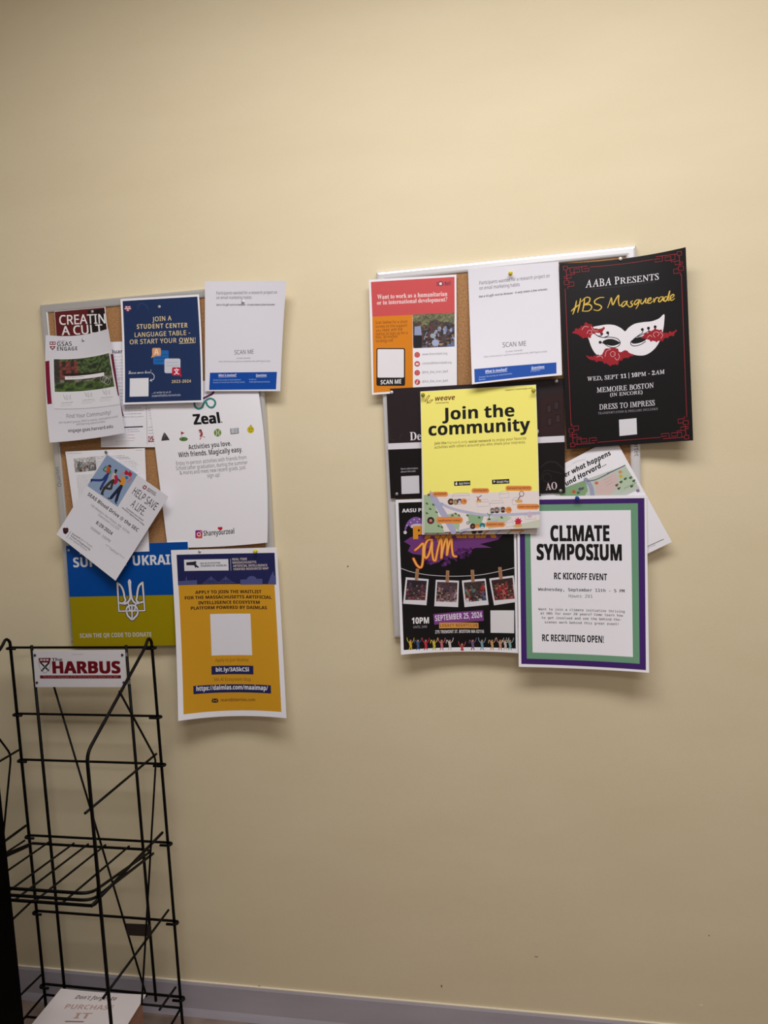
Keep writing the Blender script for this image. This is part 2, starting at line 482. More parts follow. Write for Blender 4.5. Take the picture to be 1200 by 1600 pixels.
mb = MB(); mb.box((-2.19, -0.0045, 0.1), (2.19, 0, 0.1032))
tag(mb.build('caulk_line', mat((232, 222, 204), 0.5), baseboard), 'cream bead of caulk along the top of the baseboard')
# scuffs and nail holes in the wall covering
for px, py, w, h, c in ((543.5, 885, 2.2, 2.2, (52, 42, 36)), (1096, 1571, 5, 1.6, (240, 232, 214)), (690, 1541, 2, 5, (92, 80, 66)), (1108, 1462, 2, 1.5, (70, 60, 50)), (838, 1495, 6, 1.0, (120, 106, 88)), (405, 1541, 4, 1.2, (120, 104, 84))):
    c0 = at(px, py, 0.0004); k = 0.0016
    mb = MB(); pts = [(c0.x + w * k / 2 * math.cos(t), c0.y, c0.z + h * k / 2 * math.sin(t)) for t in [i * math.pi / 5 for i in range(10)]]
    back = [(x, 0.0005, z) for x, y, z in pts]
    mb.add(pts + back, [tuple(range(10))] + [(i, (i + 1) % 10, 10 + (i + 1) % 10, 10 + i) for i in range(10)])
    mb.build('scuff_mark', mat(c, 0.7), wall_back)

# ------------------------------------------------------------------ cork boards
def board(label, corners, mark_side, mark_px, metal):
    q = [at(x, y, 0.010) for x, y in corners]
    for p in q: p.y = 0
    c = sum(q, Vector()) / 4
    root = empty('cork_board', c)
    tag(root, label, 'notice board', 'aluminium framed cork boards')
    RW, RD = 0.023, 0.016
    ins = []                                   # inner corners
    for i in range(4):
        a, b, d = q[i], q[(i + 1) % 4], q[i - 1]
        ins.append(a + (b - a).normalized() * RW + (d - a).normalized() * RW)
    L = lambda p, d: Vector((p.x - c.x, -d, p.z - c.z))
    f = 0.7
    m_ = [a * (1 - f) + b * f for a, b in zip(q, ins)]
    mb = MB()
    vs = [L(p, 0.0115) for p in ins] + [L(p, 0.0005) for p in ins]
    mb.add(vs, [(0, 1, 2, 3), (7, 6, 5, 4), (0, 4, 5, 1), (1, 5, 6, 2), (2, 6, 7, 3), (3, 7, 4, 0)])
    mb.build('cork_panel', M_CORK, root)
    rails = []
    prof = [(0.0, 0.0006), (0.0, 0.010), (0.05, 0.0132), (0.16, 0.0152), (0.32, RD), (0.72, RD), (0.88, 0.0152), (0.97, 0.0138), (1.0, 0.0119), (1.0, 0.0006)]
    for i in range(4):
        a, b = q[i], q[(i + 1) % 4]; ia, ib = ins[i], ins[(i + 1) % 4]; n = len(prof)
        vs = [L(a * (1 - t) + ia * t, d) for t, d in prof] + [L(b * (1 - t) + ib * t, d) for t, d in prof]
        mb = MB(); mb.add(vs, [(k, (k + 1) % n, n + (k + 1) % n, n + k) for k in range(n)] + [tuple(range(n)), tuple(range(2 * n - 1, n - 1, -1))])
        rails.append(mb.build('frame_rail', metal, root))
    # maker's name on one upright rail
    vs, fs, w, top = glyphs('Quartet', 'sans')
    o = at(*mark_px[0], RD); e = at(*mark_px[1], RD); ax = (e - o); ln = ax.length; ax.normalize(); upv = Vector((-ax.z, 0, ax.x)); k = ln / w
    pts = [o + ax * (x * k) + upv * (y * k * 0.95) for x, y in vs]
    pts = [Vector((p.x - c.x, -RD - 0.0003, p.z - c.z)) for p in pts]
    link('lettering', pts, [tuple(p) for p in fs], mat((116, 114, 112), 0.5), rails[mark_side])
    return root
board('cork board in a grey metal frame, above the wire rack', [(62.8, 476.7), (403.5, 443.5), (435.5, 985), (111.4, 1003)], 3, ((95.5, 760), (91.5, 729)), M_ALU)
board('cork board with a shining white top rail, behind the black masquerade poster', [(588, 425.5), (994, 383.5), (1006.5, 993), (616, 996)], 1, ((990.5, 677), (991.5, 713)), M_ALU_LIT)

# ------------------------------------------------------------------ the wire rack
XL, XR = -1.364, -0.942
DR, DF = 0.078, 0.395
root = empty('wire_rack', ((XL + XR) / 2, -0.235, 0))
tag(root, 'black wire newspaper rack standing against the wall, with a white sign plate', 'rack')
R0 = root.location
def wire(name, paths, r, parent=root, m=M_WIRE, seg=8):
    mb = MB()
    for p in paths: mb.tube([Vector(a) - R0 for a in p], r, seg)
    return mb.build(name, m, parent, smooth=True)
def side(name_x, X, out):
    ptop = at_x(236, 1003, XR); kink = at_x(135.5, 1178, XR)
    ztop, zk, dk = ptop.z, kink.z, -kink.y
    p = [(X, -DR, 0.006), (X, -DR, ztop + 0.002), (X, -DR - 0.014, ztop + 0.014), (X, -DR - 0.034, ztop - 0.006), (X, -dk, zk), (X, -dk, 0.006)]
    wire('side_frame', [fillet(p, 0.022, 5)], 0.0040)
    # slanting side wires
    a, b, c = at_x(184, 1080, XR), at_x(241.5, 1186, XR), at_x(219, 1570, XR)
    wire('side_wire', [fillet([(X + out * 0.004, v.y, v.z) for v in (a, b, c)], 0.02, 4)], 0.0026)
    for (p0, p1) in (((136, 1271), (247, 1178)), ((146, 1416), (256.5, 1301)), ((164, 1560), (266, 1422)), ((252, 1578), (277, 1543))):
        a, b = at_x(*p0, XR), at_x(*p1, XR)
        wire('side_brace', [[(X - out * 0.005, a.y, a.z), (X - out * 0.005, b.y, b.z)]], 0.0031 if p0[0] != 146 else 0.0038)
    return dk
DFR = side('right', XR, 1)
side('left', XL, -1)
for x, zt in ((-1.297, 1.112), (-1.0155, 1.112)):
    wire('back_upright', [[(x, -DR - 0.002, 0.1), (x, -DR - 0.002, zt)]], 0.0040)
for py0, py1, d in ((1013, 1012.5, 0), (1117, 1120, 0), (1187, 1196, 0), (1306, 1318, 0), (1423, 1440, 0), (1531, 1561, 0)):
    z = (at(60, py0 + (py1 - py0) * 0.17, DR).z + at(245, py1, DR).z) / 2
    a = Vector((XL - 0.008, -DR + 0.007, z)); b = Vector((XR + 0.008, -DR + 0.007, z))
    pts = [(XL + 0.02, -DR - 0.007, z), (XL - 0.006, -DR - 0.007, z), (XL - 0.011, -DR, z), (XL - 0.006, -DR + 0.007, z), (XR + 0.006, -DR + 0.007, z), (XR + 0.011, -DR, z), (XR + 0.006, -DR - 0.007, z), (XR - 0.02, -DR - 0.007, z)]
    wire('cross_bar', [fillet(pts, 0.005, 3)], 0.0034)
# long diagonal across the back
a, b = at(68, 1018, DR - 0.012), at(229, 1557, DR - 0.012)
wire('back_brace', [[a, b]], 0.0027)
# newspaper shelf
ZS = at(75, 1319, 0.095).z
xs0, xs1 = XL + 0.02, XR - 0.036
zf = at_x(146, 1400, XR).z
def sh(t): return ZS + (zf - ZS) * t                # height at depth fraction t
YB, YF = -0.095, -DFR - 0.015
shelf = empty('shelf', (0, 0, 0)); shelf.parent = root
shelf_wire = lambda name, paths, r: wire(name, paths, r, shelf)
lip = at_x(98, 1412, at(200, 1325, 0.095).x); YL, ZL = lip.y, lip.z
shelf_wire('shelf_frame', [fillet([(xs0, YB, ZS), (xs1, YB, ZS), (XR - 0.012, YF, sh(1)), (XL + 0.012, YF, sh(1)), (xs0, YB, ZS), (xs0 + 0.02, YB, ZS)], 0.03, 6)], 0.0036)
shelf_wire('shelf_frame', [fillet([(xs1 + 0.006, YB - 0.01, ZS - 0.004), (XR - 0.006, YF - 0.006, sh(1) - 0.012), (XL + 0.006, YF - 0.006, sh(1) - 0.012), (xs0 - 0.006, YB - 0.01, ZS - 0.004)], 0.03, 6)], 0.0036)
shelf_wire('front_lip', [fillet([(XR - 0.012, YF + 0.03, sh(1) - 0.004), (XR - 0.02, YL, ZL), (XL + 0.02, YL, ZL), (XL + 0.012, YF + 0.03, sh(1) - 0.004)], 0.03, 6)], 0.0036)
for px, py in ((74.7, 1317.5), (113.5, 1320), (136, 1321.5), (163, 1323), (200, 1325)):
    X = at(px, py, 0.095).x
    shelf_wire('shelf_wire', [[(X, YB + 0.006, ZS + 0.003), (X, YL - 0.004, ZL + 0.003)]], 0.0028)
X = at(36, 1315, 0.095).x
shelf_wire('shelf_wire', [[(X, YB + 0.006, ZS + 0.003), (X, YL - 0.004, ZL + 0.003)]], 0.0028)
# base shelf
for t in (0.0, 0.25, 0.5, 0.75, 1.0):
    y = -DR - 0.004 + (-DFR + DR) * t
    wire('base_wire', [[(XL, y, 0.088), (XR, y, 0.088)]], 0.003)
for X in (XL, XR):
    wire('base_wire', [[(X, -DR, 0.086), (X, -DFR, 0.086)]], 0.0032)
# small dark plate between the back wires
p = [at(x, y, DR + 0.008) for x, y in ((196.5, 1443.5), (234, 1445), (235.5, 1463.5), (199.5, 1461.5))]
mb = MB(); mb.add([v - R0 for v in p] + [v - R0 + Vector((0, 0.002, 0)) for v in p], [(0, 1, 2, 3), (7, 6, 5, 4), (0, 4, 5, 1), (1, 5, 6, 2), (2, 6, 7, 3), (3, 7, 4, 0)])
tag(mb.build('label_plate', mat((38, 26, 22), 0.5), root), 'small dark brown metal plate between the back wires')
# cardboard box in the bottom of the rack, printed sheet on its lid
ZB = 0.19
A, B_ = at(95, 1540, 0.15), at(229, 1564, 0.15)
zt = (A.z + B_.z) / 2
cx0, cx1 = A.x + 0.008, B_.x - 0.012
mb = MB(); bx = Vector(((cx0 + cx1) / 2, -0.29, 0.092))
mb.box((cx0, -0.43, 0.092), (cx1, -0.152, zt - 0.004))
box = tag(mb.build('cardboard_box', noisy('cardboard', (140, 100, 84), (156, 114, 96), 30, 0.8), None, bx), 'brown cardboard box in the bottom of the wire rack, under a white printed sheet', 'box')

# black cabinet at the left edge of the picture
xe = -1.126
mb = MB(); cloc = Vector((xe - 0.25, -0.66, 0))
mb.box((xe - 0.5, -0.88, 0.04), (xe, -0.44, 1.28))
cab = empty('cabinet', cloc); tag(cab, 'tall black cabinet standing in front of the wire rack', 'cabinet')
body = mb.build('body', M_BLACK, None, (0, 0, 0)); body.parent = cab; body.location = -cloc
mb = MB(); mb.box((xe - 0.48, -0.86, 0.0), (xe - 0.02, -0.46, 0.04)); o = mb.build('plinth', M_BLACK, None, (0, 0, 0)); o.parent = cab; o.location = -cloc
mb = MB(); mb.box((xe - 0.49, -0.9, 0.06), (xe - 0.01, -0.88, 1.26)); o = mb.build('door', M_BLACK, None, (0, 0, 0)); o.parent = cab; o.location = -cloc

# sign plate bolted to the rack
Q = (40, 1000, 6.6667)
sp = Sheet('sign_plate', 'white metal sign plate with maroon lettering', None, Q, [(76, 112), (1033, 105), (1048, 490), (103, 490)], [DR * 1000 + 10] * 4, thick=0.002, color=(226, 222, 226), parent=root)
MAR = (112, 10, 26)
sp.quad('crest', [(135, 188), (261, 186), (250, 236), (147, 238)], MAR)
for x in (152, 184, 216): sp.quad('crest', [(x, 198), (x + 24, 197), (x + 24, 217), (x, 219)], (214, 196, 200))
sp.stroke('crest', [(137, 190), (142, 262), (165, 318), (205, 346)], 3, (60, 56, 60)); sp.stroke('crest', [(260, 190), (258, 262), (240, 312), (205, 346)], 3, (60, 56, 60))
sp.stroke('crest', [(160, 240), (200, 280), (240, 318)], 15, INK, False); sp.stroke('crest', [(243, 238), (205, 280), (168, 320)], 15, INK, False)
sp.poly('crest', [(172, 235), (232, 235), (202, 262)], (226, 222, 226))
for c in ((178, 312), (232, 312), (202, 282)): sp.disc('crest', c, 9, INK); sp.disc('crest', c, 4, (226, 222, 226))
sp.text('lettering', 'The', (275, 219), (383, 219), INK, 'bold', 31)
sp.text('lettering', 'HARBUS', (282, 346), (990, 345), MAR, 'bold', 119, 0.022)
sp.quad('banner', [(150, 369), (993, 367), (994, 400), (152, 401)], MAR)
sp.text('banner', 'The student newspaper of the Harvard Business School since 1937', (180, 392), (965, 391), (190, 130, 130), 'sans', 18)
sp.lines('lettering', (482, 150), (602, 148), (482, 150), 1, (170, 168, 172), 8)
spo = sp.done()
for c in ((98, 158), (1008, 155), (119, 443), (1024, 443)):
    u, v = sp.uv(c); b = sp.P(u, v) - sp.loc
    mb = MB(); mb.lathe(b, (0, -1, 0), [(0.0036, 0), (0.0036, 0.001), (0.0028, 0.002), (0.001, 0.0024)], 12)
    mb.build('screw', mat((70, 68, 66), 0.4, 0.6), spo)
for c in ((1046, 152), (1077, 440)):
    b = at(40 + c[0] / 6.667, 1000 + c[1] / 6.667, DR + 0.006) - R0
    mb = MB(); mb.box((b.x - 0.009, b.y - 0.001, b.z - 0.005), (b.x + 0.004, b.y + 0.001, b.z + 0.005))
    mb.build('sign_clip', mat((150, 148, 148), 0.4, 0.5), root)

# ------------------------------------------------------------------ left board: papers
A = (50, 430, 4.2857); B = (230, 430, 5.2174); C = (220, 600, 5.7143); D = (80, 690, 5.4545); E = (80, 820, 5.2174); F = (260, 850, 5.715)
G_ = (560, 370, 6.4); H = (720, 370, 4.2857); I = (860, 370, 4.7059); J = (590, 590, 4.0); K = (650, 590, 6.0); LL = (610, 770, 5.7143); MM = (800, 760, 5.2174); NN = (860, 680, 6.0)
CRIMSON = (150, 28, 44)
def shield(s, part, x0, y0, x1, y1, c=CRIMSON, bar=(236, 232, 236)):
    w, h = x1 - x0, y1 - y0
    s.poly(part, [(x0, y0), (x1, y0), (x1, y0 + h * .55), (x0 + w * .8, y0 + h * .8), (x0 + w * .5, y1), (x0 + w * .2, y0 + h * .8), (x0, y0 + h * .55)], c)
    for fx, fy in ((.12, .1), (.58, .1), (.34, .62)): s.quad(part, [(x0 + w * fx, y0 + h * fy), (x0 + w * (fx + .32), y0 + h * fy), (x0 + w * (fx + .32), y0 + h * (fy + .16)), (x0 + w * fx, y0 + h * (fy + .16))], bar)
    s.stroke(part, [(x0, y0 + h * .45), (x1, y0 + h * .45)], h * .13, bar, False)

# events bulletin, mostly hidden
s = Sheet('bulletin', 'white event bulletin peeking out between the shield-crested flyer and the navy flyer', 'flyer', A, [(440, 450), (800, 437), (830, 1152), (462, 1152)], [17, 17, 17, 17])
s.text('headline', 'Quar', (522, 525), (606, 523), (40, 38, 60), 'bold', 24)
s.lines('body_text', (535, 548), (780, 540), (550, 690), 8, (140, 138, 150), 3, 3)
s.lines('body_text#2', (550, 700), (780, 695), (555, 860), 8, (96, 100, 150), 3, 4)
s.lines('body_text#3', (622, 890), (750, 886), (622, 950), 4, (90, 88, 96), 4, 5)
s.stroke('rule', [(540, 1022), (740, 1014)], 7, (44, 44, 70), False)
s.lines('body_text#4', (640, 1036), (730, 1030), (640, 1050), 2, (90, 90, 150), 4, 6)
s.lines('body_text#7', (640, 1070), (690, 1068), (640, 1092), 2, (170, 70, 80), 4, 7)
s.lines('body_text#5', (560, 1112), (690, 1108), (560, 1112), 1, (120, 118, 124), 3, 8)
s.stroke('rule#2', [(766, 870), (772, 1130)], 2.5, (150, 148, 152), False)
s.lines('body_text#6', (780, 890), (820, 887), (782, 960), 5, (120, 118, 124), 3, 9)
s.lines('body_text#8', (778, 1020), (820, 1017), (780, 1060), 3, (60, 58, 62), 4, 10)
s.quad('logo', [(778, 1079), (830, 1077), (831, 1114), (779, 1118)], (140, 24, 40))
s.text('logo', 'GS', (783, 1111), (826, 1109), WHITE, 'bold', 26)
s.done()
# maroon poster
s = Sheet('poster', 'maroon and black poster with large white capitals, behind the shield-crested flyer', 'poster', A, [(150, 242), (490, 212), (622, 945), (205, 985)], [19, 19, 22, 20, 20, 20, 20, 19, 19], {'r': (527, 500)})
s.band('backdrop', 0.006, 0.004, 0.985, 0.996, (98, 30, 32))
s.quad('backdrop', [(372, 238), (484, 222), (606, 930), (440, 960)], (32, 22, 22))
s.text('headline', 'CREATIN', (184, 332), (494, 322), (240, 236, 238), 'sans', 58, 0.01)
s.text('headline', 'A CULT', (200, 402), (476, 388), (240, 236, 238), 'sans', 55, 0.012)
s.done({'headline': 'large white capitals'})
# Zeal sheet (white flyer with activity icons)
s = Sheet('poster', 'tall white poster with a row of six small coloured icons and a heart', 'poster', C, [(53, -20), (1035, -35), (1130, 1416), (240, 1462)], [18.6, 18.6, 20, 18.6, 19, 26, 19, 19, 24], {'r': (1118, 700), 'b': (690, 1452)})
TEAL = (64, 138, 132)
s.stroke('logo', [(560, 128), (600, 108), (640, 86), (652, 60)], 17, (96, 40, 84))
s.stroke('logo', [(478, 160), (484, 200), (512, 222), (545, 210), (562, 175), (585, 145), (620, 130), (655, 145), (665, 175), (648, 205), (620, 210), (594, 190), (585, 165)], 17, TEAL)
s.text('logo', 'Zeal', (474, 362), (712, 346), INK, 'bold', 92, 0.02)
s.disc('logo', (723, 340), 6, (80, 78, 80))
s.poly('mountain_icon', [(183, 508), (190, 475), (204, 440), (214, 433), (228, 452), (245, 478), (258, 500)], (66, 62, 66))
s.poly('mountain_icon', [(204, 440), (214, 433), (222, 470), (205, 490)], (92, 88, 92))
s.disc('golf_icon', (382, 492), 38, (88, 128, 62), 19); s.disc('golf_icon', (374, 490), 8, (40, 60, 34), 5); s.stroke('golf_icon', [(366, 488), (360, 424)], 4, (180, 178, 180), False); s.poly('golf_icon', [(358, 424), (390, 437), (361, 454)], (170, 36, 56))
s.stroke('runner_icon', [(538, 425), (545, 445), (535, 465)], 17, (160, 30, 60)); s.disc('runner_icon', (532, 413), 12, (110, 50, 50), 8); s.stroke('runner_icon', [(535, 465), (540, 478), (528, 490)], 6, (190, 130, 110)); s.stroke('runner_icon', [(540, 462), (558, 470), (572, 476)], 6, (190, 130, 110)); s.stroke('runner_icon', [(545, 435), (530, 440), (518, 412)], 6, (190, 130, 110)); s.disc('runner_icon', (530, 491), 6, (170, 30, 50), 4)
s.disc('tennis_ball_icon', (686, 435), 33, (110, 148, 62), 35); s.stroke('tennis_ball_icon', [(668, 408), (680, 436), (670, 464)], 6, (224, 224, 210)); s.stroke('tennis_ball_icon', [(704, 408), (694, 436), (706, 462)], 6, (224, 224, 210))
s.quad('book_icon', [(798, 398), (872, 390), (875, 442), (803, 450)], (92, 92, 98)); s.quad('book_icon', [(804, 398), (836, 394), (838, 440), (808, 443)], (196, 198, 206)); s.quad('book_icon', [(838, 394), (867, 391), (869, 438), (840, 440)], (186, 188, 196))
s.disc('fruit_icon', (981, 408), 31, (206, 190, 40), 32); s.poly('fruit_icon', [(972, 380), (984, 358), (992, 382)], (170, 160, 40)); s.disc('fruit_icon', (972, 402), 6, (140, 124, 20)); s.disc('fruit_icon', (992, 400), 6, (140, 124, 20)); s.stroke('fruit_icon', [(970, 420), (982, 428), (996, 418)], 4, (140, 124, 20))
s.text('headline', 'Activities you love.', (428, 586), (810, 549), (44, 42, 46), 'bold', 42)
s.text('headline', 'With friends. Magically easy.', (339, 655), (909, 604), (44, 42, 46), 'bold', 44)
for t, a, b in (('Enjoy in-person activities with friends from', (319, 726), (944, 669)), ('School (after graduation, during the summer', (317, 770), (955, 714)), ('& more) and meet new recent grads. Just', (350, 810), (936, 759)), ('sign up!', (596, 836), (707, 826))):
    s.text('body_text', t, a, b, (120, 118, 122), 'sans', 33)
s.pill('camera_icon', (487, 1305), (550, 1378), 12, (176, 44, 110)); s.poly('camera_icon', [(490, 1376), (548, 1376), (548, 1345)], (214, 96, 60)); s.poly('camera_icon', [(490, 1308), (520, 1308), (490, 1330)], (92, 52, 150)); s.ring('camera_icon', (519, 1342), 15, 6, WHITE); s.pill('camera_icon', (510, 1334), (528, 1351), 5, (190, 60, 90)); s.disc('camera_icon', (538, 1318), 4, WHITE)
s.text('handle', 'Shareyourzeal', (562, 1357), (835, 1334), (48, 46, 50), 'bold', 46)
s.disc('heart_icon', (699, 1288), 12, (196, 28, 44)); s.disc('heart_icon', (718, 1287), 12, (196, 28, 44)); s.poly('heart_icon', [(688, 1292), (730, 1291), (712, 1311)], (196, 28, 44))
s.done()
# flag board
s = Sheet('placard', 'blue and yellow flag placard with a white trident emblem', 'placard', E, [(120, 172), (1112, 138), (1155, 981), (178, 996)], [21, 21, 22, 22], thick=0.003, color=(0, 74, 158), edge=(205, 212, 222), rough=0.4)
s.quad('yellow_half', [(150, 588), (1131, 569), (1155, 980), (179, 995)], (160, 142, 8), 0.4)
s.text('headline', 'SUPPORT UKRAINE', (182, 346), (1104, 318), (226, 228, 236), 'bold', 76, 0.008)
for col, w in (((44, 44, 70), 26), ((226, 224, 232), 15)):
    for p in ([(540, 474), (552, 704), (763, 699), (745, 469)], ):
        s.stroke('trident', p, w, col, False)
    s.stroke('trident', [(540, 474), (570, 500), (590, 545), (598, 590), (606, 612), (596, 632), (574, 640), (552, 632)], w, col)
    s.stroke('trident', [(745, 469), (716, 498), (704, 545), (700, 588), (694, 608), (704, 628), (726, 634), (752, 626)], w, col)
    s.stroke('trident', [(650, 560), (640, 610), (612, 640), (580, 642)], w, col); s.stroke('trident', [(650, 560), (662, 610), (690, 640), (724, 634)], w, col)
    s.stroke('trident', [(615, 704), (622, 735), (640, 756), (661, 772), (684, 752), (702, 730), (708, 702)], w, col)
    s.stroke('trident', [(612, 700), (622, 670), (658, 655), (692, 668), (706, 698)], w * .9, col); s.stroke('trident', [(658, 655), (660, 768)], w * .8, col); s.stroke('trident', [(630, 640), (640, 690), (660, 704), (682, 690), (690, 638)], w * .8, col)
    s.poly('trident', [(637 - w * .2, 446 - w * .15), (630 - w * .35, 462), (636 - w * .3, 510), (644 - w * .3, 590), (656 + w * .3, 590), (648 + w * .3, 510), (648 + w * .35, 462), (640 + w * .2, 446 - w * .15)], col)
s.text('footer_text', 'SCAN THE QR CODE TO DONATE', (234, 921), (818, 910), (206, 204, 206), 'bold', 33)
s.done({'yellow_half': 'yellow lower half', 'trident': 'white trident emblem with dark outline'})
# newsletter
s = Sheet('newsletter', 'white newsletter page with a small grey photograph, behind the tilted blood drive flyer', 'paper', D, [(120, 85), (798, 55), (836, 936), (243, 962)], [19.5, 19.5, 22.6, 22.6])
s.picture('photograph', [(190, 146), (380, 126), (386, 245), (205, 263)], 26, crowd((150, 148, 148), (196, 194, 194), ((110, 108, 108), (180, 178, 178), (90, 88, 88)), 4, 0.35, 0.16, 16))
s.lines('body_text', (140, 103), (258, 98), (140, 103), 1, (120, 118, 120), 4, 1, 0.05); s.lines('body_text#2', (720, 75), (780, 72), (720, 75), 1, (120, 118, 120), 4, 2, 0.05)
s.lines('headline', (384, 132), (640, 118), (386, 148), 2, (60, 58, 60), 5, 3); s.lines('headline#2', (560, 138), (665, 132), (575, 150), 2, (60, 58, 60), 5, 4)
s.lines('body_text#3', (386, 166), (510, 158), (392, 250), 10, (120, 118, 120), 3, 5); s.lines('body_text#4', (580, 170), (740, 162), (600, 285), 10, (128, 126, 128), 3, 6)
s.lines('body_text#5', (215, 290), (370, 280), (235, 480), 18, (110, 108, 110), 3, 7); s.lines('body_text#6', (390, 285), (560, 275), (420, 480), 18, (120, 118, 120), 3, 8)
s.lines('body_text#7', (640, 860), (810, 850), (640, 890), 2, (130, 128, 130), 3, 9)
s.done()
# navy language table flyer
s = Sheet('flyer', 'navy flyer with gold heading and four overlapping speech bubbles', 'flyer', A, [(592, 160), (1118, 128), (1145, 850), (608, 866)], [22, 22, 23, 25, 24, 25, 31, 30, 32], {'l': (606, 500), 'r': (1138, 490)})
NAVY = (30, 50, 92); TAN = (222, 200, 152)
s.band('backdrop', 0.026, 0.02, 0.978, 0.982, NAVY)
s.quad('crest', [(620, 205), (662, 203), (662, 246), (620, 246)], NAVY); shield(s, 'crest', 622, 205, 662, 247, (170, 40, 70))
s.text('headline', 'JOIN A', (806, 310), (935, 302), TAN, 'sans', 29, 0.012, 1.08)
s.text('headline', 'STUDENT CENTER', (702, 360), (1043, 350), TAN, 'bold', 29, 0, 1.08)
s.text('headline', 'LANGUAGE TABLE -', (688, 415), (1060, 399), TAN, 'sans', 29, 0.012, 1.08)
s.text('headline', 'OR START YOUR', (655, 463), (968, 451), TAN, 'sans', 29, 0.012, 1.08); s.text('headline', 'OWN!', (986, 450), (1096, 446), TAN, 'bold', 28, 0, 1.08)
s.stroke('headline', [(986, 457), (1094, 451)], 4, TAN, False)
s.pill('speech_bubble_icon#1', (812, 503), (915, 598), 8, (30, 104, 178))
for y in (535, 556, 577): s.stroke('speech_bubble_icon#1', [(828, y), (902, y - 3)], 3, (22, 60, 120), False)
s.pill('speech_bubble_icon#2', (805, 487), (863, 541), 9, (224, 164, 120)); s.poly('speech_bubble_icon#2', [(806, 530), (830, 540), (798, 555)], (224, 164, 120))
s.text('speech_bubble_icon#2', 'A', (818, 532), (850, 531), (250, 226, 196), 'bold', 34)
s.pill('speech_bubble_icon#3', (887, 558), (994, 656), 12, (206, 208, 220))
for y in (586, 606): s.stroke('speech_bubble_icon#3', [(902, y), (980, y - 3)], 3, (170, 172, 190), False)
s.pill('speech_bubble_icon#4', (938, 617), (996, 673), 9, (192, 36, 66)); s.poly('speech_bubble_icon#4', [(970, 668), (996, 655), (1003, 681)], (192, 36, 66))
if F_CJK: s.text('speech_bubble_icon#4', '文', (950, 662), (986, 661), WHITE, 'cjk', 36, 0.01)
s.text('note_text', 'Learn more here!', (645, 662), (798, 656), (232, 232, 240), 'script', 22)
s.stroke('arrow', [(802, 654), (818, 672), (814, 696), (790, 706)], 3.5, (232, 232, 240)); s.stroke('arrow', [(800, 695), (789, 706), (803, 711)], 3, (232, 232, 240), False)
s.quad('white_panel', [(655, 691), (781, 688), (780, 811), (654, 814)], (232, 232, 238))
s.text('date', '2023-2024', (936, 722), (1065, 718), TAN, 'bold', 18, 0, 1.1)
s.text('body_text', '...or write to us at', (803, 794), (930, 788), (206, 208, 222), 'sans', 13); s.text('body_text', 'studentlife@fas.harvard.edu', (802, 815), (995, 808), (206, 208, 222), 'sans', 14)
for k in range(3): s.stroke('emboss_arcs', [(700 + 4 * k, 205 + 14 * k), (735, 184 + 3 * k), (772, 205 + 8 * k), (775, 248)], 1.5, (52, 74, 116))  # faint embossed circle, its relief put in as paler blue arcs
s.done({'backdrop': 'navy printed field'})
# research flyers (two prints of the same sheet)
def research(name, label, crop, corners, depths, mids, T, small_tail):
    s = Sheet(name, label, 'flyer', crop, corners, depths, mids, color=(228, 226, 235), group=None)
    G1 = (86, 86, 96)
    s.text('headline', 'Participants wanted for a research project on', T['a0'], T['a1'], G1, 'sans', T['h1']); s.text('headline', 'on email marketing habits', T['b0'], T['b1'], G1, 'sans', T['h1'])
    s.text('subheading', 'Get a $5 gift card at Amazon - it only takes a few minutes', T['c0'], T['c1'], (58, 58, 66), 'bi', T['h2'])
    s.text('caption', 'SCAN ME', T['d0'], T['d1'], (80, 80, 90), 'sans', T['h3'])
    s.text('link_text', 'Or enter manually:', T['e0'], T['e1'], (110, 110, 120), 'it', T['h4']); s.text('link_text', 'https://harvard.az1.qualtrics.com/jfe/form/SV_6WFTlagCluUXdjD', T['f0'], T['f1'], (110, 110, 120), 'sans', T['h4'])
    s.quad('blue_band', T['band'], (8, 74, 166))
    LB = (226, 230, 244)
    s.text('band_text', 'What is involved?', T['g0'], T['g1'], LB, 'bi', T['h5']); s.stroke('band_text', [(T['g0'][0], T['g0'][1] + 5), (T['g1'][0], T['g1'][1] + 5)], 2, LB, False)
    s.text('band_text', 'Questions', T['i0'], T['i1'], LB, 'bi', T['h5']); s.stroke('band_text', [(T['i0'][0], T['i0'][1] + 5), (T['i1'][0], T['i1'][1] + 5)], 2, LB, False)
    for t, a, b in small_tail: s.text('band_text', t, a, b, (170, 196, 236), 'sans', T['h4'])
    s.done({'blue_band': 'blue band across the foot of the sheet'})
research('flyer', 'white research flyer with blue band, hanging beside the navy flyer', B, [(470, 50), (1135, 45), (1085, 945), (472, 946)], [26, 28, 42, 24, 25, 32, 26, 26, 30], {'r': (1104, 500)},
    dict(a0=(565, 158), a1=(1058, 151), b0=(565, 195), b1=(850, 193), h1=24, c0=(565, 249), c1=(1040, 247), h2=15, d0=(712, 646), d1=(867, 641), h3=32, e0=(730, 683), e1=(842, 680), f0=(585, 709), f1=(1003, 706), h4=11,
         band=[(512, 795), (1058, 788), (1050, 930), (505, 935)], g0=(582, 826), g1=(728, 823), h5=19, i0=(887, 826), i1=(973, 824)),
    [('Answer the survey on email behavior', (538, 860), (765, 857)), ('Receive 2-3 emails over the coming months', (538, 880), (795, 877)), ('E-mail us:', (832, 855), (890, 854)), ('thelling@mba.harvard.edu', (832, 875), (1000, 873))])
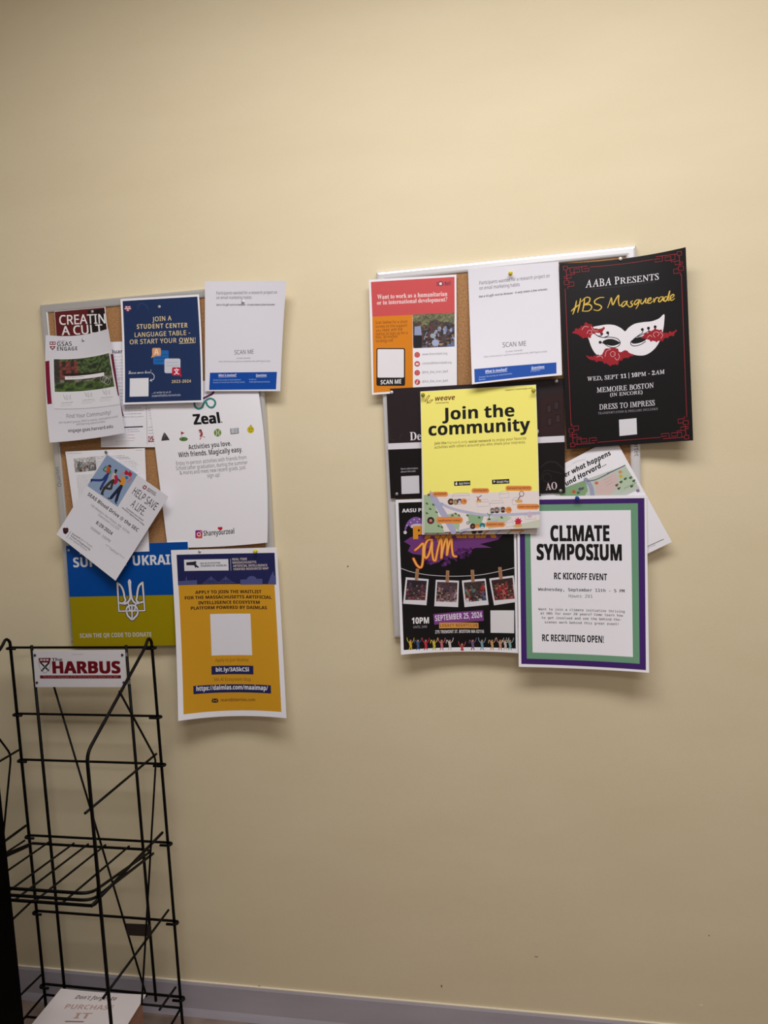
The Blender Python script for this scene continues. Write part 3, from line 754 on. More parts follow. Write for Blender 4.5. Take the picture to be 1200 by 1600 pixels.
# shield-crested flyer, upper left
s = Sheet('flyer', 'white flyer with a red shield crest and a campus photograph', 'flyer', A, [(92, 400), (510, 358), (622, 1056), (118, 1121)], [30, 27, 44, 30, 31, 40, 44, 40, 46], {'t': (318, 402), 'l': (88, 600), 'r': (556, 640), 'b': (372, 1097)}, color=(226, 224, 232))
shield(s, 'crest', 118, 445, 158, 502, (126, 30, 48))
s.lines('logo_text', (170, 441), (228, 437), (170, 441), 1, (120, 118, 124), 4, 2, 0)
s.text('logo_text', 'GSAS', (168, 474), (267, 472), (48, 46, 56), 'sans', 26, 0.014, 1.1); s.text('logo_text', 'ENGAGE', (168, 504), (304, 502), (48, 46, 56), 'bold', 23, 0, 1.1)
s.quad('side_stripe', [(89, 577), (116, 572), (133, 861), (104, 864)], (128, 18, 52)); s.quad('side_stripe#2', [(526, 527), (544, 531), (583, 806), (568, 809)], (110, 22, 46))
s.quad('web_page', [(135, 556), (518, 506), (586, 862), (148, 893)], (232, 230, 236))
def campus(u, v):
    n = math.sin(31 * u + 5 * math.sin(17 * v)) * math.sin(29 * v + 6 * math.sin(11 * u)); n2 = math.sin(19 * u + 3) * math.sin(23 * v + 1 + 4 * u)
    if v > 0.72: c = (74, 98, 44) if n2 > -0.2 else (40, 54, 32)
    elif v > 0.6: c = (120, 116, 104) if n2 > 0 else (60, 60, 46)
    elif 0.02 < u < 0.42 and v > 0.06: c = (122, 62, 54) if (int(u * 20) % 3 or int(v * 12) % 3 == 0) else (52, 36, 38)
    else: c = (76, 96, 52) if n > 0 else (40, 54, 34)
    if u < 0.1 and v < 0.7: c = (54, 50, 46)
    return tuple(max(0, min(255, q * (1 + 0.3 * n))) for q in c)
s.picture('photograph', [(146, 562), (515, 522), (552, 745), (153, 781)], 46, campus)
s.quad('photograph', [(217, 657), (484, 640), (488, 652), (219, 672)], (44, 36, 34)); s.quad('search_bar', [(220, 678), (482, 650), (485, 674), (222, 700)], (238, 236, 240)); s.lines('search_bar', (236, 687), (350, 678), (236, 687), 1, (120, 118, 120), 4, 3, 0)
for k in range(3): s.ring('photograph', (478 + 14 * k, 695 + 8 * k), 22, 2, (190, 188, 186), 12)
for x, y in ((235, 822), (378, 803), (497, 787)):
    for k in range(5): s.stroke('icon#%d' % x, [(x - 24 + 11 * k, y - 20 + 8 * (k % 2)), (x - 20 + 11 * k, y - 6 + 9 * (k % 3)), (x - 12 + 9 * k, y + 12 - 4 * (k % 2))], 2, (140, 136, 144))
    s.lines('icon#%d' % x, (x - 36, y + 34), (x + 42, y + 28), (x - 36, y + 34), 1, (80, 78, 84), 4, int(x), 0); s.lines('icon#%d' % x, (x - 44, y + 46), (x + 48, y + 39), (x - 44, y + 56), 2, (150, 148, 154), 2.5, int(x) + 1)
s.stroke('web_page', [(150, 895), (590, 866)], 3, (176, 174, 182), False)
s.text('headline', 'Find Your Community!', (232, 957), (528, 931), (112, 108, 124), 'sans', 25)
s.text('body_text', 'Join student groups, RSVP to events, and explore social', (180, 993), (574, 951), (128, 124, 136), 'sans', 13); s.text('body_text', 'and learning opportunities.', (296, 1005), (492, 985), (128, 124, 136), 'sans', 13)
s.text('link_text', 'engage.gsas.harvard.edu', (243, 1052), (543, 1022), (78, 76, 90), 'bold', 21)
s.done()
# tilted blood drive flyer
s = Sheet('flyer', 'tilted white blood drive flyer with a blue illustration of three people', 'flyer', D, [(470, 95), (1000, 470), (548, 1186), (45, 790)], [27, 30, 48, 30, 29, 40, 44, 40, 48], color=(228, 226, 234))
s.quad('illustration', [(476, 112), (735, 280), (566, 556), (307, 376)], (142, 164, 196))
def figure(pts, w, c): s.stroke('illustration', pts, w, c)
s.disc('illustration', (497, 213), 15, (44, 30, 34)); figure([(490, 210), (484, 228), (490, 246)], 10, (44, 30, 34)); figure([(490, 228), (486, 262)], 34, (196, 84, 52)); figure([(470, 212), (444, 240), (466, 254)], 11, (64, 122, 70)); figure([(500, 232), (506, 262), (490, 276)], 11, (64, 122, 70))
figure([(484, 275), (460, 300), (430, 328), (345, 327)], 20, (44, 62, 124)); figure([(484, 275), (468, 320), (440, 365), (424, 398)], 21, (44, 62, 124)); figure([(345, 322), (340, 342)], 9, INK); figure([(418, 398), (420, 412)], 10, INK)
s.disc('illustration', (552, 247), 12, (30, 24, 26)); figure([(548, 262), (546, 285)], 15, (30, 24, 26)); figure([(538, 285), (530, 318)], 36, (206, 186, 176)); figure([(552, 300), (556, 330), (544, 350)], 30, (176, 32, 70)); figure([(530, 330), (500, 350), (450, 404), (434, 440)], 22, (62, 52, 42)); figure([(530, 330), (516, 376), (506, 402), (452, 392)], 20, (62, 52, 42)); figure([(426, 445), (446, 452)], 9, INK)
s.disc('illustration', (642, 308), 14, (52, 110, 170)); figure([(614, 320), (604, 360)], 44, (222, 150, 50)); figure([(590, 340), (572, 322)], 14, (90, 50, 44)); figure([(598, 318), (596, 282), (616, 262)], 11, (206, 140, 120)); figure([(650, 346), (682, 316), (672, 290)], 11, (206, 120, 130))
figure([(596, 380), (560, 420), (512, 478)], 26, (28, 36, 66)); figure([(598, 380), (574, 440), (554, 502)], 26, (28, 36, 66)); figure([(484, 482), (508, 488)], 9, INK); figure([(545, 512), (556, 528)], 9, INK)
for x, y in ((642, 268), (672, 278)): s.disc('illustration', (x, y), 18, (186, 28, 48)); s.poly('illustration', [(x - 12, y - 10), (x + 12, y - 10), (x - 4, y - 30)], (186, 28, 48))
s.disc('logo', (797, 390), 18, (136, 22, 56)); s.stroke('logo', [(787, 383), (807, 397)], 5, WHITE, False); s.stroke('logo', [(802, 382), (792, 398)], 5, WHITE, False)
s.text('logo', 'American', (822, 403), (890, 447), (52, 50, 54), 'bold', 16); s.text('logo', 'Red Cross', (814, 418), (886, 464), (52, 50, 54), 'bold', 16)
s.text('headline', 'HELP SAVE', (686, 443), (882, 588), (34, 32, 38), 'sans', 66); s.text('headline', 'A LIFE.', (672, 548), (783, 634), (34, 32, 38), 'sans', 66)
s.text('subheading', 'Schedule your blood', (638, 572), (780, 678), (60, 58, 64), 'bold', 13); s.text('subheading', 'donation appointment today.', (602, 566), (792, 718), (60, 58, 64), 'bold', 13)
s.text('event_title', 'SEAS Blood Drive @ the SEC', (308, 456), (734, 770), (46, 44, 50), 'bold', 31)
s.text('body_text', '150 Western Ave Allston, MA  02134', (333, 545), (660, 786), (116, 114, 122), 'sans', 20); s.text('body_text', 'Classroom LL2.229', (397, 627), (573, 755), (116, 114, 122), 'sans', 20)
s.text('date', '8/29/2024', (378, 698), (514, 799), (52, 50, 56), 'bold', 29); s.text('body_text', '10:00AM - 3:00PM', (331, 740), (497, 860), (108, 106, 114), 'sans', 22)
s.poly('crest', [(98, 742), (112, 732), (124, 738), (136, 731), (148, 745), (146, 770), (122, 791), (104, 778)], (36, 26, 28)); s.quad('crest', [(108, 745), (120, 748), (118, 758), (107, 754)], (120, 30, 44)); s.quad('crest', [(126, 750), (140, 752), (136, 764), (124, 760)], (120, 30, 44))
s.stroke('crest', [(170, 764), (132, 820)], 2.5, (60, 58, 62), False)
s.text('logo_text', 'Harvard', (176, 790), (242, 830), (60, 58, 62), 'bold', 15); s.text('logo_text', 'John A. Paulson', (246, 833), (347, 905), (90, 88, 92), 'sans', 15)
s.text('logo_text', 'School of Engineering', (164, 806), (328, 926), (60, 58, 62), 'bold', 16); s.text('logo_text', 'and Applied Sciences', (152, 824), (302, 934), (90, 88, 92), 'sans', 16)
s.text('footnote', 'Scan the code to schedule an', (464, 880), (622, 996), (120, 118, 126), 'sans', 10); s.text('footnote', 'appointment', (500, 918), (564, 966), (120, 118, 126), 'sans', 10)
s.done({'illustration': 'blue square illustration with three people'})
# mustard waitlist poster
s = Sheet('poster', 'mustard yellow poster with a navy skyline header', 'poster', F, [(40, 55), (985, 30), (1072, 1556), (105, 1581)], [25, 25, 25, 34, 27, 28, 58, 36, 50], {'l': (82, 800), 'b': (600, 1537), 'r': (1032, 800)})
NV = (34, 38, 88); MU = (214, 156, 36)
s.band('backdrop', 0.05, 0.035, 0.957, 0.966, MU)
s.quad('header', [(91, 96), (966, 78), (980, 362), (104, 369)], NV)
LN = (82, 86, 140)
s.quad('skyline', [(106, 332), (272, 322), (275, 364), (106, 368)], LN); s.poly('skyline', [(172, 325), (178, 280), (186, 325)], LN); s.quad('skyline', [(660, 318), (856, 310), (858, 362), (662, 364)], LN); s.disc('skyline', (762, 312), 42, LN, 26); s.poly('skyline', [(905, 360), (930, 290), (955, 240), (962, 280), (978, 290), (980, 360)], LN)
for x in (400, 530):
    s.stroke('skyline', [(x, 362), (x, 288)], 5, LN, False)
    for k in range(5): s.stroke('skyline', [(x, 292 + 4 * k), (x - 74 + 13 * k, 350)], 2.5, LN, False); s.stroke('skyline', [(x, 292 + 4 * k), (x + 74 - 13 * k, 350)], 2.5, LN, False)
s.stroke('skyline', [(325, 352), (615, 344)], 4, LN, False)
s.quad('logo', [(157, 140), (552, 134), (556, 236), (161, 241)], (228, 228, 236))
s.poly('logo', [(178, 164), (240, 158), (262, 152), (270, 166), (262, 176), (272, 190), (292, 205), (282, 214), (268, 206), (258, 214), (248, 190), (178, 190)], (40, 40, 52))
s.text('logo', 'MA AI ECOSYSTEM', (305, 181), (480, 176), (40, 40, 56), 'bold', 15); s.text('logo', 'POWERED BY DAIMLAS', (308, 205), (538, 199), (40, 40, 56), 'bold', 17)
s.stroke('header_text', [(573, 132), (577, 236)], 3, (206, 206, 220), False)
for t, a, b in (('REAL-TIME', (590, 147), (720, 143)), ('MASSACHUSETTS', (592, 176), (803, 171)), ('ARTIFICIAL INTELLIGENCE', (595, 206), (901, 199)), ('VERIFIED RESOURCES MAP', (597, 235), (912, 227))): s.text('header_text', t, a, b, (214, 200, 190), 'bold', 20)
BR_ = (56, 26, 22)
for t, a, b in (('APPLY TO JOIN THE WAITLIST', (258, 446), (849, 440)), ('FOR THE MASSACHUSETTS ARTIFICIAL', (165, 496), (940, 490)), ('INTELLIGENCE ECOSYSTEM', (285, 540), (834, 535)), ('PLATFORM POWERED BY DAIMLAS', (219, 588), (898, 583))): s.text('headline', t, a, b, BR_, 'bold', 28, 0.012)
s.quad('white_panel', [(390, 626), (750, 622), (766, 993), (404, 996)], (232, 230, 238))
s.text('body_text', 'Apply to Join Waitlist', (437, 1052), (735, 1049), (112, 76, 34), 'sans', 29)
s.quad('link_box', [(402, 1091), (776, 1087), (778, 1165), (403, 1167)], NV); s.text('link_box', 'bit.ly/3A5kCSi', (442, 1140), (738, 1138), (232, 232, 240), 'bold', 37, 0.008)
s.text('body_text#2', 'MA AI Ecosystem Map', (427, 1226), (755, 1224), (112, 76, 34), 'sans', 29)
s.quad('link_box#2', [(240, 1268), (932, 1262), (935, 1336), (242, 1342)], NV); s.text('link_box#2', 'https://daimlas.com/maaimap/', (268, 1313), (908, 1307), (232, 232, 240), 'bold', 42, 0.008)
s.pill('envelope_icon', (405, 1380), (463, 1417), 6, (40, 34, 46)); s.stroke('envelope_icon', [(408, 1384), (434, 1402), (460, 1384)], 4, MU, False); s.stroke('envelope_icon', [(410, 1414), (426, 1398)], 3, MU, False); s.stroke('envelope_icon', [(458, 1414), (442, 1398)], 3, MU, False)
s.text('contact', 'team@daimlas.com', (485, 1407), (793, 1404), (92, 60, 30), 'sans', 28, 0.008)
s.done({'header': 'navy header with a paler skyline'})

# ------------------------------------------------------------------ right board: papers
# tilted map flyer
s = Sheet('flyer', 'tilted white flyer with a campus map, behind the masquerade and climate posters', 'flyer', NN, [(-168, 422), (599, 17), (1140, 1000), (360, 1378)], [18, 18, 24, 18])
s.text('headline', 'er what happens', (140, 394), (572, 182), INK, 'bi', 50, 0.01); s.text('headline', 'und Harvard...', (150, 476), (525, 277), INK, 'bi', 50, 0.01)
s.quad('map', [(20, 530), (702, 282), (838, 500), (240, 800)], (196, 204, 196))
s.poly('map', [(60, 520), (330, 420), (350, 520), (290, 620), (150, 640)], (136, 168, 128)); s.poly('map', [(420, 450), (610, 350), (650, 470), (560, 560), (430, 560)], (214, 190, 186)); s.poly('map', [(640, 350), (706, 300), (800, 470), (660, 540)], (186, 204, 178))
s.stroke('map', [(330, 415), (360, 450), (385, 500), (398, 600)], 40, (160, 164, 190)); s.stroke('map', [(345, 430), (430, 415), (560, 350), (700, 282)], 9, (90, 92, 110))
for x, y in ((260, 540), (300, 500), (620, 470), (640, 500), (700, 410), (750, 400), (760, 480), (660, 440), (780, 430)):
    s.disc('map', (x, y), 13, (66, 96, 62), 11); s.disc('map', (x + 10, y - 8), 8, (84, 116, 74))
for x, y, c in ((432, 448, (206, 120, 84)), (655, 345, (206, 150, 90)), (660, 385, (214, 176, 70)), (220, 530, (190, 96, 44)), (280, 505, (104, 84, 130)), (820, 520, (150, 120, 160))): s.disc('map', (x, y), 18, c, 15)
s.lines('map', (480, 400), (560, 362), (520, 470), 4, (150, 130, 140), 4, 5); s.lines('map', (530, 358), (700, 285), (530, 358), 1, (60, 60, 70), 6, 6, 0); s.lines('map', (690, 500), (810, 440), (690, 500), 1, (60, 60, 66), 7, 6, 0)
s.stroke('pencil_line', [(205, 265), (260, 240), (330, 228)], 2.5, (170, 168, 172)); s.lines('body_text', (150, 300), (350, 205), (150, 300), 1, (196, 194, 200), 3, 8)
s.stroke('footer', [(912, 1042), (1060, 976)], 6, (90, 88, 70), False); s.lines('footer', (912, 1058), (985, 1026), (912, 1058), 1, (110, 112, 150), 6, 4, 0)
s.done()
# humanitarian flyer
s = Sheet('flyer', 'red and orange flyer with a crowd photograph', 'flyer', G_, [(105, 430), (980, 376), (985, 1525), (136, 1580)], [20, 19, 19, 20, 19, 19, 24, 18.5, 18.5])
RD_ = (208, 82, 84)
s.quad('header', [(125, 452), (961, 400), (963, 766), (139, 800)], RD_); s.quad('orange_panel', [(139, 799), (541, 781), (546, 1530), (152, 1560)], (222, 132, 22))
s.text('headline', 'Want to work as a humanitarian', (189, 624), (889, 590), (244, 226, 226), 'serifb', 44); s.text('headline', 'or in international development?', (186, 680), (888, 645), (244, 226, 226), 'serifb', 44)
s.text('logo', 'Iron Bell', (782, 492), (921, 484), (84, 54, 74), 'bold', 40); s.disc('logo', (822, 470), 14, (238, 226, 230)); s.ring('logo', (822, 468), 22, 6, (84, 54, 74))
s.picture('photograph', [(543, 777), (961, 760), (962, 1097), (547, 1115)], 84, crowd((70, 60, 52), (104, 104, 72), ((40, 38, 44), (52, 60, 84), (96, 112, 150), (150, 158, 184), (84, 48, 52), (34, 32, 36), (60, 70, 110)), 11, 0.26, 0.13, 64))
s.quad('photograph', [(562, 900), (622, 890), (636, 1000), (560, 1010)], (150, 160, 190)); s.disc('photograph', (608, 866), 22, (90, 66, 56)); s.poly('photograph', [(553, 985), (636, 985), (632, 1108), (552, 1112)], (34, 32, 38)); s.disc('photograph', (770, 1060), 36, (170, 178, 206), 34); s.disc('photograph', (742, 990), 24, (160, 172, 180))
for t, a, b in (('Scan below for a short', (170, 872), (491, 861)), ('survey on the support', (172, 911), (488, 899)), ('you need, with the', (174, 950), (440, 937)), ('option to sign up for a', (175, 986), (491, 972)), ('free, 30-minute', (173, 1020), (390, 1008)), ('strategy call', (175, 1056), (345, 1048))): s.text('body_text', t, a, b, (88, 52, 24), 'sans', 30)
s.pill('black_panel', (180, 1113), (467, 1491), 18, (26, 22, 24)); s.pill('black_panel', (191, 1124), (455, 1408), 10, (236, 232, 238)); s.text('black_panel', 'SCAN ME', (222, 1476), (428, 1467), (240, 238, 240), 'bold', 42)
for x, y, t, b in ((588, 1180, 'www.theironbell.org', 888), (588, 1271, 'contact@theironbell.org', 930), (588, 1360, '@hit_the_iron_bell', 893), (590, 1453, '@hit_the_iron_bell', 893)):
    s.disc('contact_icon#%d' % y, (x, y), 28, (198, 76, 80)); s.text('contact#%d' % y, t, (638, y + 6), (b, y - 4), (126, 122, 132), 'sans', 24)
s.ring('contact_icon#1180', (588, 1180), 13, 3, (226, 160, 160)); s.quad('contact_icon#1271', [(574, 1262), (602, 1261), (602, 1281), (574, 1282)], (244, 232, 234)); s.ring('contact_icon#1360', (588, 1360), 12, 3, (226, 160, 160)); s.stroke('contact_icon#1453', [(598, 1436), (590, 1442), (590, 1462), (580, 1464), (580, 1454)], 6, (244, 232, 234))
s.done({'header': 'red header', 'orange_panel': 'orange lower panel'})
# black De...AO poster
s = Sheet('poster', 'black poster with a white stripe across it, behind the bright yellow poster', 'poster', J, [(55, 70), (1165, 5), (1172, 720), (82, 756)], [21, 20.5, 21, 21, 20.5, 21, 22, 20.5, 22], {'t': (600, 41)}, color=(44, 34, 38), rough=0.38)
s.quad('lower_field', [(66, 450), (1170, 402), (1172, 719), (82, 754)], (24, 19, 21), 0.38); s.quad('white_stripe', [(63, 412), (1168, 363), (1169, 402), (66, 450)], (226, 222, 230))
for p in ([(1010, 130), (1160, 90), (1164, 350), (1015, 372)],): s.quad('building_picture', p, (52, 32, 34))
for x, y in ((1055, 170), (1100, 150), (1058, 250), (1110, 232)): s.quad('building_picture', [(x, y), (x + 34, y - 4), (x + 34, y + 50), (x, y + 54)], (34, 24, 26)); s.quad('building_picture', [(x + 6, y + 6), (x + 28, y + 3), (x + 28, y + 44), (x + 6, y + 47)], (62, 46, 48))
s.stroke('car_picture', [(1020, 560), (1060, 530), (1110, 528), (1150, 560), (1168, 580)], 6, (50, 44, 46)); s.stroke('car_picture', [(1020, 640), (1030, 600), (1060, 580), (1150, 600)], 5, (46, 40, 42)); s.ring('car_picture', (1060, 625), 26, 5, (46, 40, 42))
s.stroke('street_picture', [(75, 300), (78, 380), (110, 392)], 4, (60, 52, 54)); s.stroke('street_picture', [(140, 385), (145, 360), (160, 352)], 4, (60, 52, 54))
s.text('headline', 'De', (203, 392), (272, 389), (238, 234, 240), 'serifb', 52); s.text('headline#2', 'o', (972, 353), (1008, 351), (210, 190, 196), 'serifb', 32)
s.text('body_text', 'More information', (146, 576), (252, 571), (200, 196, 204), 'sans', 12); s.text('body_text', 'about the task', (145, 594), (238, 589), (200, 196, 204), 'sans', 12)
s.quad('white_panel', [(147, 617), (259, 612), (262, 723), (150, 728)], (214, 212, 218))
s.text('logo', 'AO', (1052, 704), (1123, 697), (216, 196, 202), 'serifb', 46)
s.done({'white_stripe': 'white stripe across the poster'})
# second research flyer
research('flyer', 'white research flyer with blue band, between the red flyer and the masquerade poster', H, [(48, 216), (655, 166), (678, 926), (75, 988)], [20, 20, 20, 24, 25, 25, 50, 44, 42], {'b': (380, 955)},
    dict(a0=(125, 321), a1=(595, 271), b0=(125, 356), b1=(395, 330), h1=25, c0=(122, 408), c1=(580, 357), h2=15, d0=(280, 740), d1=(437, 729), h3=33, e0=(300, 775), e1=(415, 763), f0=(155, 809), f1=(578, 772), h4=11,
         band=[(90, 886), (640, 841), (641, 915), (93, 976)], g0=(165, 911), g1=(312, 896), h5=19, i0=(473, 887), i1=(560, 878)),
    [('Answer the survey on email behavior', (122, 946), (345, 920)), ('E-mail us:', (470, 905), (530, 898)), ('Receive', (122, 962), (165, 957))])
# masquerade poster
s = Sheet('poster', 'large black masquerade poster with a white eye mask and red clouds', 'poster', I, [(65, 196), (995, 76), (1050, 1497), (121, 1561)], [24, 23, 46, 27, 26, 42, 30, 28, 46], {'t': (520, 162)}, color=(18, 16, 18), rough=0.36, thick=0.0008)
RED = (156, 40, 54)
s.stroke('border', [(108, 382), (152, 1390)], 4, RED, False); s.stroke('border', [(292, 222), (756, 166)], 4, RED, False); s.stroke('border', [(963, 275), (1003, 1325)], 4, RED, False); s.stroke('border', [(345, 1511), (810, 1474)], 4, RED, False)
def fret(o, ex, ey):              # corner fretwork: o the corner, ex / ey one unit along each edge
    q = lambda a, b: (o[0] + ex[0] * a + ey[0] * b, o[1] + ex[1] * a + ey[1] * b)
    for path in ([(0, 0), (1, 0), (1, 1.1), (0, 1.1), (0, 0)], [(1, .6), (6, .6)], [(.6, 1.1), (.6, 4.2), (-.2, 4.2), (-.2, 5.4), (1, 5.4), (1, 4.2), (.6, 4.2)], [(1.6, .6), (1.6, 2.1), (4.0, 2.1), (4.0, 1.1), (2.6, 1.1), (2.6, 2.6), (1.6, 2.6)],
                 [(4.6, .6), (4.6, 2.1), (6.4, 2.1), (6.4, 1.3), (5.2, 1.3)], [(.6, 2.6), (1.7, 2.6), (1.7, 3.6), (-.1, 3.6), (-.1, 3.0), (.6, 3.0)], [(1.0, 4.8), (2.2, 4.8), (2.2, 6.0), (.6, 6.0), (.6, 6.6)]):
        s.stroke('border', [q(*p) for p in path], 4.5, RED, False)
fret((95, 218), (29, -3), (2.5, 25)); fret((963, 106), (-31, 4), (2, 26)); fret((150, 1545), (30, -2.5), (-1.5, -25)); fret((1018, 1485), (-31, 2.5), (-2, -25))
CW = (236, 232, 238)
s.text('headline', 'AABA P', (258, 374), (508, 346), CW, 'serif', 60, 0.004); s.text('headline', 'RESENTS', (512, 346), (797, 313), CW, 'serif', 48, 0.004)
s.stroke('headline', [(305, 384), (765, 330)], 2, (80, 76, 80), False)
GOLD = (222, 186, 84)
HAND = [[(192, 468), (182, 520), (164, 572)], [(152, 548), (180, 522), (216, 496)], [(222, 452), (214, 500), (200, 558)],
 [(252, 448), (246, 500), (236, 548)], [(226, 478), (262, 446), (290, 452), (282, 482), (248, 500), (288, 498), (304, 520), (280, 545), (232, 546)], [(396, 446), (360, 448), (326, 470), (330, 492), (362, 502), (376, 520), (352, 542), (316, 536)],
 [(420, 524), (434, 488), (448, 448), (452, 480), (460, 500), (480, 460), (502, 430), (500, 470), (508, 506), (522, 498)], [(560, 474), (540, 478), (524, 500), (532, 514), (552, 496), (564, 472), (562, 498), (576, 504)], [(606, 470), (590, 482), (604, 502), (586, 516), (570, 508)],
 [(654, 462), (632, 466), (616, 490), (628, 498), (646, 480), (656, 462), (646, 500), (628, 530)], [(668, 460), (664, 486), (676, 492), (694, 470), (702, 452), (700, 484), (712, 486)], [(714, 476), (738, 462), (736, 448), (718, 462), (716, 484), (734, 488), (752, 472)], [(758, 452), (762, 482), (770, 458), (786, 446), (796, 452)],
 [(826, 440), (806, 446), (794, 470), (806, 478), (824, 456), (830, 440), (828, 468), (840, 468)], [(866, 448), (848, 440), (834, 462), (846, 474), (862, 450), (878, 396), (866, 466), (878, 462)], [(880, 458), (908, 436), (902, 424), (884, 438), (882, 462), (896, 466), (914, 452)]]
for k, p in enumerate(HAND): s.stroke('script_title', p, 10 if k < 6 else 9.5, GOLD, True, True)
s.poly('mask', [(268, 700), (300, 668), (350, 655), (420, 645), (475, 651), (520, 672), (549, 694), (575, 668), (620, 640), (680, 628), (740, 622), (796, 602), (836, 570), (837, 620), (828, 690), (806, 760), (776, 812), (735, 850), (690, 871), (640, 872), (600, 862), (560, 846), (520, 848), (470, 880), (400, 886), (340, 866), (306, 820), (284, 760)], CW, True)
for p in ([(384, 772), (415, 754), (455, 752), (490, 764), (511, 780), (485, 796), (450, 802), (410, 792)], [(594, 776), (612, 757), (650, 742), (690, 738), (708, 748), (690, 766), (650, 782), (612, 786)]): s.poly('mask', p, INK, True)
for p in ([(322, 708), (350, 730), (390, 741), (430, 738), (478, 744), (505, 760), (513, 784), (496, 806), (462, 815), (425, 806), (396, 786), (370, 776)], [(344, 728), (372, 728), (386, 712)], [(398, 738), (424, 728), (428, 708)],
          [(700, 734), (650, 740), (610, 756), (590, 776), (596, 796), (622, 803), (664, 792), (700, 770)], [(612, 752), (650, 724), (676, 706), (680, 686)], [(640, 735), (690, 712), (720, 694), (722, 676)], [(690, 720), (740, 700), (770, 684), (772, 666)]): s.stroke('mask', p, 6, INK)
for c in ((376, 712), (421, 706), (366, 776), (676, 682), (721, 672), (770, 662)): s.disc('mask', c, 11, INK)
CL = (158, 32, 44)
def cloud(outline, discs, curls):
    ck = 'cloud#%d' % outline[0][0]
    s.poly(ck, outline, CL, True)
    for x, y in outline[1:-1:1]: s.disc(ck, (x, y), 7 + (x * 7 + y * 3) % 6, CL, None, 14)
    for x, y, r in discs: s.disc(ck, (x, y), r, CL)
    for p in curls: s.stroke(ck, p, 3.5, (232, 176, 180))
cloud([(160, 706), (190, 684), (230, 664), (262, 640), (300, 648), (330, 680), (392, 672), (374, 706), (320, 706), (290, 736), (240, 742), (200, 718)], [(250, 680, 26), (285, 668, 24), (225, 700, 22), (272, 712, 24), (340, 690, 16), (262, 646, 8)], [[(268, 712), (280, 690), (302, 690), (302, 712), (288, 714)], [(232, 684), (250, 660), (280, 664)], [(300, 660), (318, 690), (350, 692)]])
cloud([(262, 872), (300, 884), (350, 874), (392, 858), (410, 830), (450, 818), (490, 832), (510, 852), (560, 848), (602, 870), (570, 886), (520, 900), (490, 932), (440, 942), (400, 922), (340, 910), (290, 902)], [(420, 850, 30), (470, 850, 34), (550, 862, 28), (330, 890, 18), (440, 910, 34), (380, 892, 24), (510, 880, 28)], [[(402, 880), (412, 842), (444, 826)], [(480, 856), (458, 842), (440, 862), (456, 882), (478, 868), (466, 860)], [(500, 860), (508, 886), (490, 906), (474, 890)], [(340, 884), (372, 876), (384, 892)]])
cloud([(666, 742), (700, 716), (730, 700), (770, 680), (812, 690), (830, 712), (880, 706), (924, 690), (902, 722), (860, 736), (820, 758), (780, 768), (740, 762), (700, 750)], [(760, 712, 26), (800, 720, 30), (720, 734, 22), (770, 746, 22), (850, 722, 18)], [[(770, 740), (756, 716), (778, 698), (800, 712), (788, 730)], [(806, 700), (826, 722), (812, 746)], [(712, 744), (730, 724), (748, 736)]])
for t, a, b, h in (('WED, SEPT 11 | 10PM - 2AM', (272, 1060), (840, 1006), 38), ('MEMOIRE BOSTON', (342, 1145), (760, 1109), 40), ('(IN ENCORE)', (440, 1174), (677, 1154), 27), ('DRESS TO IMPRESS', (360, 1271), (768, 1239), 42)): s.text('details#' + t[:3], t, a, b, (226, 222, 230), 'serif', h, 0.005)
s.text('details#TRA', 'TRANSPORTATION & PREGAME INCLUDED', (350, 1306), (790, 1272), (150, 146, 154), 'serif', 18, 0.006)
s.quad('white_panel', [(504, 1345), (633, 1333), (637, 1452), (508, 1465)], (222, 220, 226))
s.done({'mask': 'white eye mask with black scrolls', 'cloud': 'dark red clouds', 'script_title': 'gold handwritten title'})
# pyjama party poster
s = Sheet('poster', 'black party poster with orange lettering and four snapshots on a string', 'poster', LL, [(45, 62), (1120, 22), (1142, 1432), (95, 1446)], [24, 23.5, 23.5, 26, 24, 24, 44, 30, 34], {'b': (612, 1418), 't': (580, 43)}, rough=0.45)
BK = (18, 15, 18)
s.band('backdrop', 0.024, 0.02, 0.979, 0.972, BK)
s.text('subheading', 'AASU PRESENTS', (105, 176), (480, 162), (236, 232, 238), 'bold', 34, 0.01)
PU = (112, 58, 124)
s.poly('paint_splash', [(120, 436), (180, 396), (300, 376), (600, 366), (1000, 378), (960, 420), (800, 458), (905, 490), (760, 492), (690, 520), (600, 560), (560, 590), (500, 570), (430, 620), (360, 640), (300, 560), (200, 546), (156, 520), (180, 470)], PU)
rnd = random.Random(7)
for k in range(110):
    x = 300 + 420 * rnd.random(); y = 500 + 170 * rnd.random() * (1 - abs(x - 430) / 420)
    s.disc('paint_splash', (x, y), 5 + 13 * rnd.random(), rnd.choice(((92, 40, 108), (78, 32, 92), (106, 48, 120), (64, 28, 76))), None, 10)
s.poly('nightcap', [(275, 300), (190, 312), (160, 290), (140, 330), (132, 345), (128, 320), (140, 280), (170, 240), (215, 216), (262, 222), (280, 240)], (132, 92, 164), True)
s.poly('nightcap', [(186, 312), (190, 286), (240, 276), (290, 282), (290, 310), (240, 316)], (206, 200, 212), True); s.disc('nightcap', (132, 354), 15, (220, 214, 220))
for x, y in ((182, 264), (212, 240), (240, 258), (258, 236), (150, 292)): s.disc('nightcap', (x, y), 5, (230, 220, 240))
OR = (226, 150, 44)
s.text('title', 'PAJAMA', (203, 410), (948, 398), OR, 'bold', 118, 0.03)
